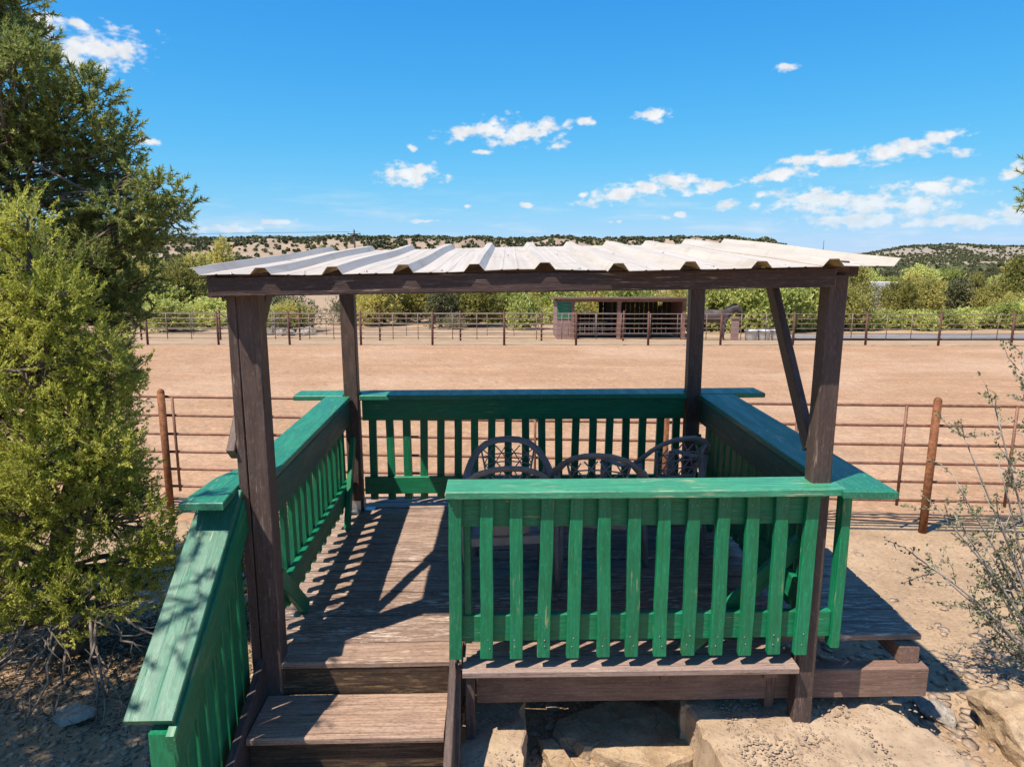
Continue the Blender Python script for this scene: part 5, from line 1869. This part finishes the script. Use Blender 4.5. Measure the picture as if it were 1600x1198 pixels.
def slab(name, label, poly, z0, z1, mat, cat, seed=1, jag=0.012, world=False):
    """stone slab or block of a given outline, with uneven worn edges; gazebo-frame coordinates"""
    r_ = np.random.default_rng(seed)
    P = []
    n = len(poly)
    for i in range(n):
        a = np.array(poly[i], float); b = np.array(poly[(i + 1) % n], float)
        m_ = max(2, int(np.linalg.norm(b - a) / 0.06))
        for k in range(m_):
            P.append(a + (b - a) * k / m_ + r_.normal(size=2) * jag)
    P = np.array(P); N = len(P)
    ctr = P.mean(0)
    rings = []
    for (f, z) in ((1.0, z0), (1.015, z0 + (z1 - z0) * 0.5), (1.0, z1 - 0.02), (0.975, z1), (0.93, z1 + 0.002)):
        q = ctr + (P - ctr) * f
        zz = z + r_.normal(size=N) * jag * (0.45 if z0 < z < z1 else 0)
        rings.append(np.column_stack([q, zz]))
    V = np.concatenate(rings)
    mb = MB()
    F = []
    for r0 in range(len(rings) - 1):
        for i in range(N):
            j = (i + 1) % N
            F.append((r0 * N + i, r0 * N + j, (r0 + 1) * N + j, (r0 + 1) * N + i))
    L_ = (len(rings) - 1) * N
    F.append(tuple(L_ + i for i in range(N)))
    area = sum(P[i - 1][0] * P[i][1] - P[i][0] * P[i - 1][1] for i in range(N))
    if area < 0: F = [f[::-1] for f in F]
    base = W(ctr[0], ctr[1], z0)
    mb.add([W(*p) - base for p in V], F)
    import bmesh
    from mathutils import noise as mn
    o = mb.build(name, M[mat], None, base)
    bm = bmesh.new(); bm.from_mesh(o.data)
    bmesh.ops.triangulate(bm, faces=[f for f in bm.faces if len(f.verts) > 4])
    for _ in range(4):
        es = [e for e in bm.edges if e.calc_length() > 0.055]
        if es:
            bmesh.ops.subdivide_edges(bm, edges=es, cuts=1)
            bmesh.ops.triangulate(bm, faces=[f for f in bm.faces if len(f.verts) > 4])
    bm.normal_update()
    for vv in bm.verts:
        vv.co += vv.normal * (0.016 * mn.fractal(vv.co * 5 + Vector((seed, 0, 0)), 0.7, 2.2, 4))
    bm.to_mesh(o.data); bm.free()
    return tag(o, label, cat)


slab('concrete_block', 'broad pale concrete slab carrying the front right post', [(1.03, 3.62), (1.12, 2.72), (2.45, 2.66), (2.02, 3.70)], -0.80, -0.365, 'concrete', 'concrete block', 3)
slab('concrete_block', 'narrow concrete block between the steps and the flat stone', [(-0.165, 3.62), (-0.165, 2.70), (0.145, 2.70), (0.15, 3.60)], -0.80, -0.43, 'concrete', 'concrete block', 4)
slab('concrete_block', 'low concrete edge at the bottom beside the broad slab', [(0.40, 3.06), (0.40, 2.86), (1.04, 2.86), (1.04, 3.08)], -0.78, -0.60, 'concrete', 'concrete block', 14, 0.008)
slab('flat_stone', 'large flat brown stone lying under the front of the deck', [(0.36, 3.62), (0.30, 3.50), (0.70, 3.26), (0.86, 3.20), (1.10, 3.32), (1.12, 3.42), (0.98, 3.72), (0.7, 3.8)], -0.70, -0.575, 'rock', 'stone', 5, 0.012)
slab('flat_stone', 'small pointed brown stone beside the large flat stone under the deck', [(0.22, 3.46), (0.30, 3.46), (0.47, 3.22), (0.44, 3.14), (0.35, 3.16)], -0.68, -0.59, 'rock', 'stone', 6, 0.008)
slab('flat_stone', 'brown stone in the shade under the end of the red timber beam', [(1.95, 3.66), (2.0, 3.5), (2.32, 3.48), (2.38, 3.64), (2.2, 3.78)], -0.78, -0.50, 'rock', 'stone', 7, 0.012)
w_ = W(2.98, 3.42)
rock('boulder', 'large angular tan boulder half in shade under the right shrub', (w_.x, w_.y, gz(w_.x, w_.y) + 0.03), (0.36, 0.34, 0.22), 12, rot=(0.1, 0.12, 0.3))
for k, (u, v, s_, mat, lab) in enumerate([
        (-3.22, 3.52, (0.19, 0.15, 0.13), 'rock_grey', 'grey angular rock at the lower left corner'),
        (-2.52, 3.82, (0.17, 0.09, 0.05), 'rock_grey', 'flat grey rock below the dead branches'),
        (-2.12, 4.32, (0.17, 0.13, 0.09), 'rock_grey', 'pale rock in the shade behind the stair rail'),
        (-2.02, 4.02, (0.13, 0.11, 0.08), 'rock_grey', 'shaded rock against the outer side of the stair rail'),
        (2.62, 3.72, (0.14, 0.11, 0.06), 'rock_grey', 'flat grey rock in the shade right of the timber beam'),
        (3.05, 3.0, (0.3, 0.24, 0.12), 'rock', 'tan rock at the lower right corner below the boulder'),
        (2.35, 4.9, (0.15, 0.1, 0.05), 'rock', 'flat rock behind the deck end on the right'),
        (2.46, 3.1, (0.1, 0.08, 0.06), 'rock', 'small yellow rock beside the broad concrete slab')]):
    p = W(u, v)
    rock('rock', lab, (p.x, p.y, gz(p.x, p.y) + s_[2] * 0.25), s_, 30 + k, mat, (rnd.uniform(-.2, .2), rnd.uniform(-.2, .2), rnd.uniform(0, 6)))


def gravel():
    """pebbles and chips on the earth around the gazebo, nobody could count them"""
    r_ = np.random.default_rng(17)
    base = []
    for k in range(6):
        me = rock_mesh(200 + k, (1, 1, 0.55), sub=1, rough=0.5)
        v = np.array([tuple(q.co) for q in me.vertices]); f = np.array([tuple(p.vertices) for p in me.polygons])
        base.append((v, f)); bpy.data.meshes.remove(me)
    Vs, Fs, off = [], [], 0
    N = 9000
    u = r_.uniform(-5, 5, N); v = 2.3 + 5.0 * r_.uniform(0, 1, N) ** 1.5
    wgt = np.where((u > 1.5) & (v < 4.6), 1.0, np.where(v < 4.2, 0.75, 0.22))
    keep = r_.uniform(0, 1, N) < wgt
    u, v = u[keep], v[keep]
    s_ = 0.007 * np.exp(np.abs(r_.normal(size=len(u))) * 0.75)
    s_ = np.minimum(s_, 0.055)
    z = ground_z(u, v)
    for i in range(len(u)):
        bv, bf = base[i % 6]
        a = r_.uniform(0, 6.28)
        c, q = math.cos(a), math.sin(a)
        p = bv * s_[i] * np.array([1.3, 0.9, 0.8])
        p = np.column_stack([p[:, 0] * c - p[:, 1] * q, p[:, 0] * q + p[:, 1] * c, p[:, 2]]) + np.array([u[i], v[i], z[i] + s_[i] * 0.12])
        Vs.append(p); Fs.append(bf + off); off += len(p)
    # flakes of stone right of the deck and grit lying on the two concrete blocks
    extra = [(r_.uniform(1.6, 3.6), 3.35 + abs(r_.normal()) * 0.75, r_.uniform(0.018, 0.055), None, 0.35) for _ in range(420)]
    extra += [(1.2 + abs(r_.normal()) * 0.5, 2.9 + r_.uniform(0, 0.7), r_.uniform(0.005, 0.012), -0.362, 0.8) for _ in range(900)]
    extra += [(r_.uniform(-0.14, 0.12), r_.uniform(2.75, 3.5), r_.uniform(0.004, 0.011), -0.428, 0.8) for _ in range(260)]
    extra += [(r_.uniform(0.2, 1.0), r_.uniform(3.1, 4.2), r_.uniform(0.008, 0.03), None, 0.6) for _ in range(500)]
    extra += [(r_.uniform(-3.4, -1.5), r_.uniform(3.0, 4.3), r_.uniform(0.008, 0.03), None, 0.6) for _ in range(700)]
    for i, (a_u, a_v, a_s, a_z, a_f) in enumerate(extra):
        bv, bf = base[i % 6]
        wp = W(a_u, a_v)
        a = r_.uniform(0, 6.28)
        c, q = math.cos(a), math.sin(a)
        p = bv * a_s * np.array([1.3, 0.85, a_f])
        zz = (a_z if a_z is not None else gz(wp.x, wp.y)) + a_s * 0.1
        p = np.column_stack([p[:, 0] * c - p[:, 1] * q, p[:, 0] * q + p[:, 1] * c, p[:, 2]]) + np.array([wp.x, wp.y, zz])
        Vs.append(p); Fs.append(bf + off); off += len(p)
    me = mesh_np('gravel', np.concatenate(Vs), np.concatenate(Fs))
    me.materials.append(M['pebble'])
    tag(link(bpy.data.objects.new('gravel', me)), 'loose pebbles and stone chips on the earth around the gazebo', 'gravel', kind='stuff')
    # needle litter and twigs under the trees
    N = 16000
    x = r_.normal(-2.7, 0.75, N); y = r_.normal(4.5, 0.5, N)
    x = np.concatenate([x, r_.normal(-2.3, 0.5, 4000)]); y = np.concatenate([y, r_.normal(5.0, 0.25, 4000)])
    N = len(x)
    z = ground_z(x, y) + 0.006
    a = r_.uniform(0, 6.28, N)
    d = np.stack([np.cos(a), np.sin(a), r_.normal(size=N) * 0.15], 1)
    V, F = leaf_quads(np.stack([x, y, z], 1), norm(d), 0.03, 0.006, r_)
    me = mesh_np('needle_litter', V, F); me.materials.append(M['litter'])
    tag(link(bpy.data.objects.new('needle_litter', me)), 'dark needle litter on the ground under the near juniper', 'litter', kind='stuff')


gravel()


def rubble():
    r_ = random.Random(6)
    ms = []
    for k in range(4):
        me = rock_mesh(300 + k, (0.34, 0.26, 0.2), sub=1); me.materials.append(M['rock_grey']); ms.append(me)
    for k in range(26):
        y = r_.uniform(35.5, 37.5); x = PX(r_.uniform(405, 492), y)
        o = bpy.data.objects.new('rubble_rock', ms[k % 4])
        o.location = (x, y, gz(x, y) + 0.1); o.rotation_euler = (r_.uniform(0, 3), r_.uniform(0, 3), r_.uniform(0, 3))
        s_ = r_.uniform(0.6, 1.3); o.scale = (s_, s_, s_)
        link(o)
        tag(o, 'grey rubble rock piled by the brush beyond the far fence', 'rock', 'rubble rocks beyond the far fence')


rubble()


# ------------------------------------------------------------ keep every surface at its real-world reflectance
ALB = 0.81
for m in bpy.data.materials:
    if not m.use_nodes: continue
    t = NT(m.node_tree)
    for nd in list(t.n):
        sock = nd.inputs.get('Base Color') if nd.type == 'BSDF_PRINCIPLED' else (nd.inputs.get('Color') if nd.type == 'BSDF_TRANSLUCENT' else None)
        if sock is None: continue
        src = sock.links[0].from_socket if sock.is_linked else tuple(sock.default_value)
        t.put(sock, t.mix(1.0, src, (ALB, ALB, ALB), 'MULTIPLY'))
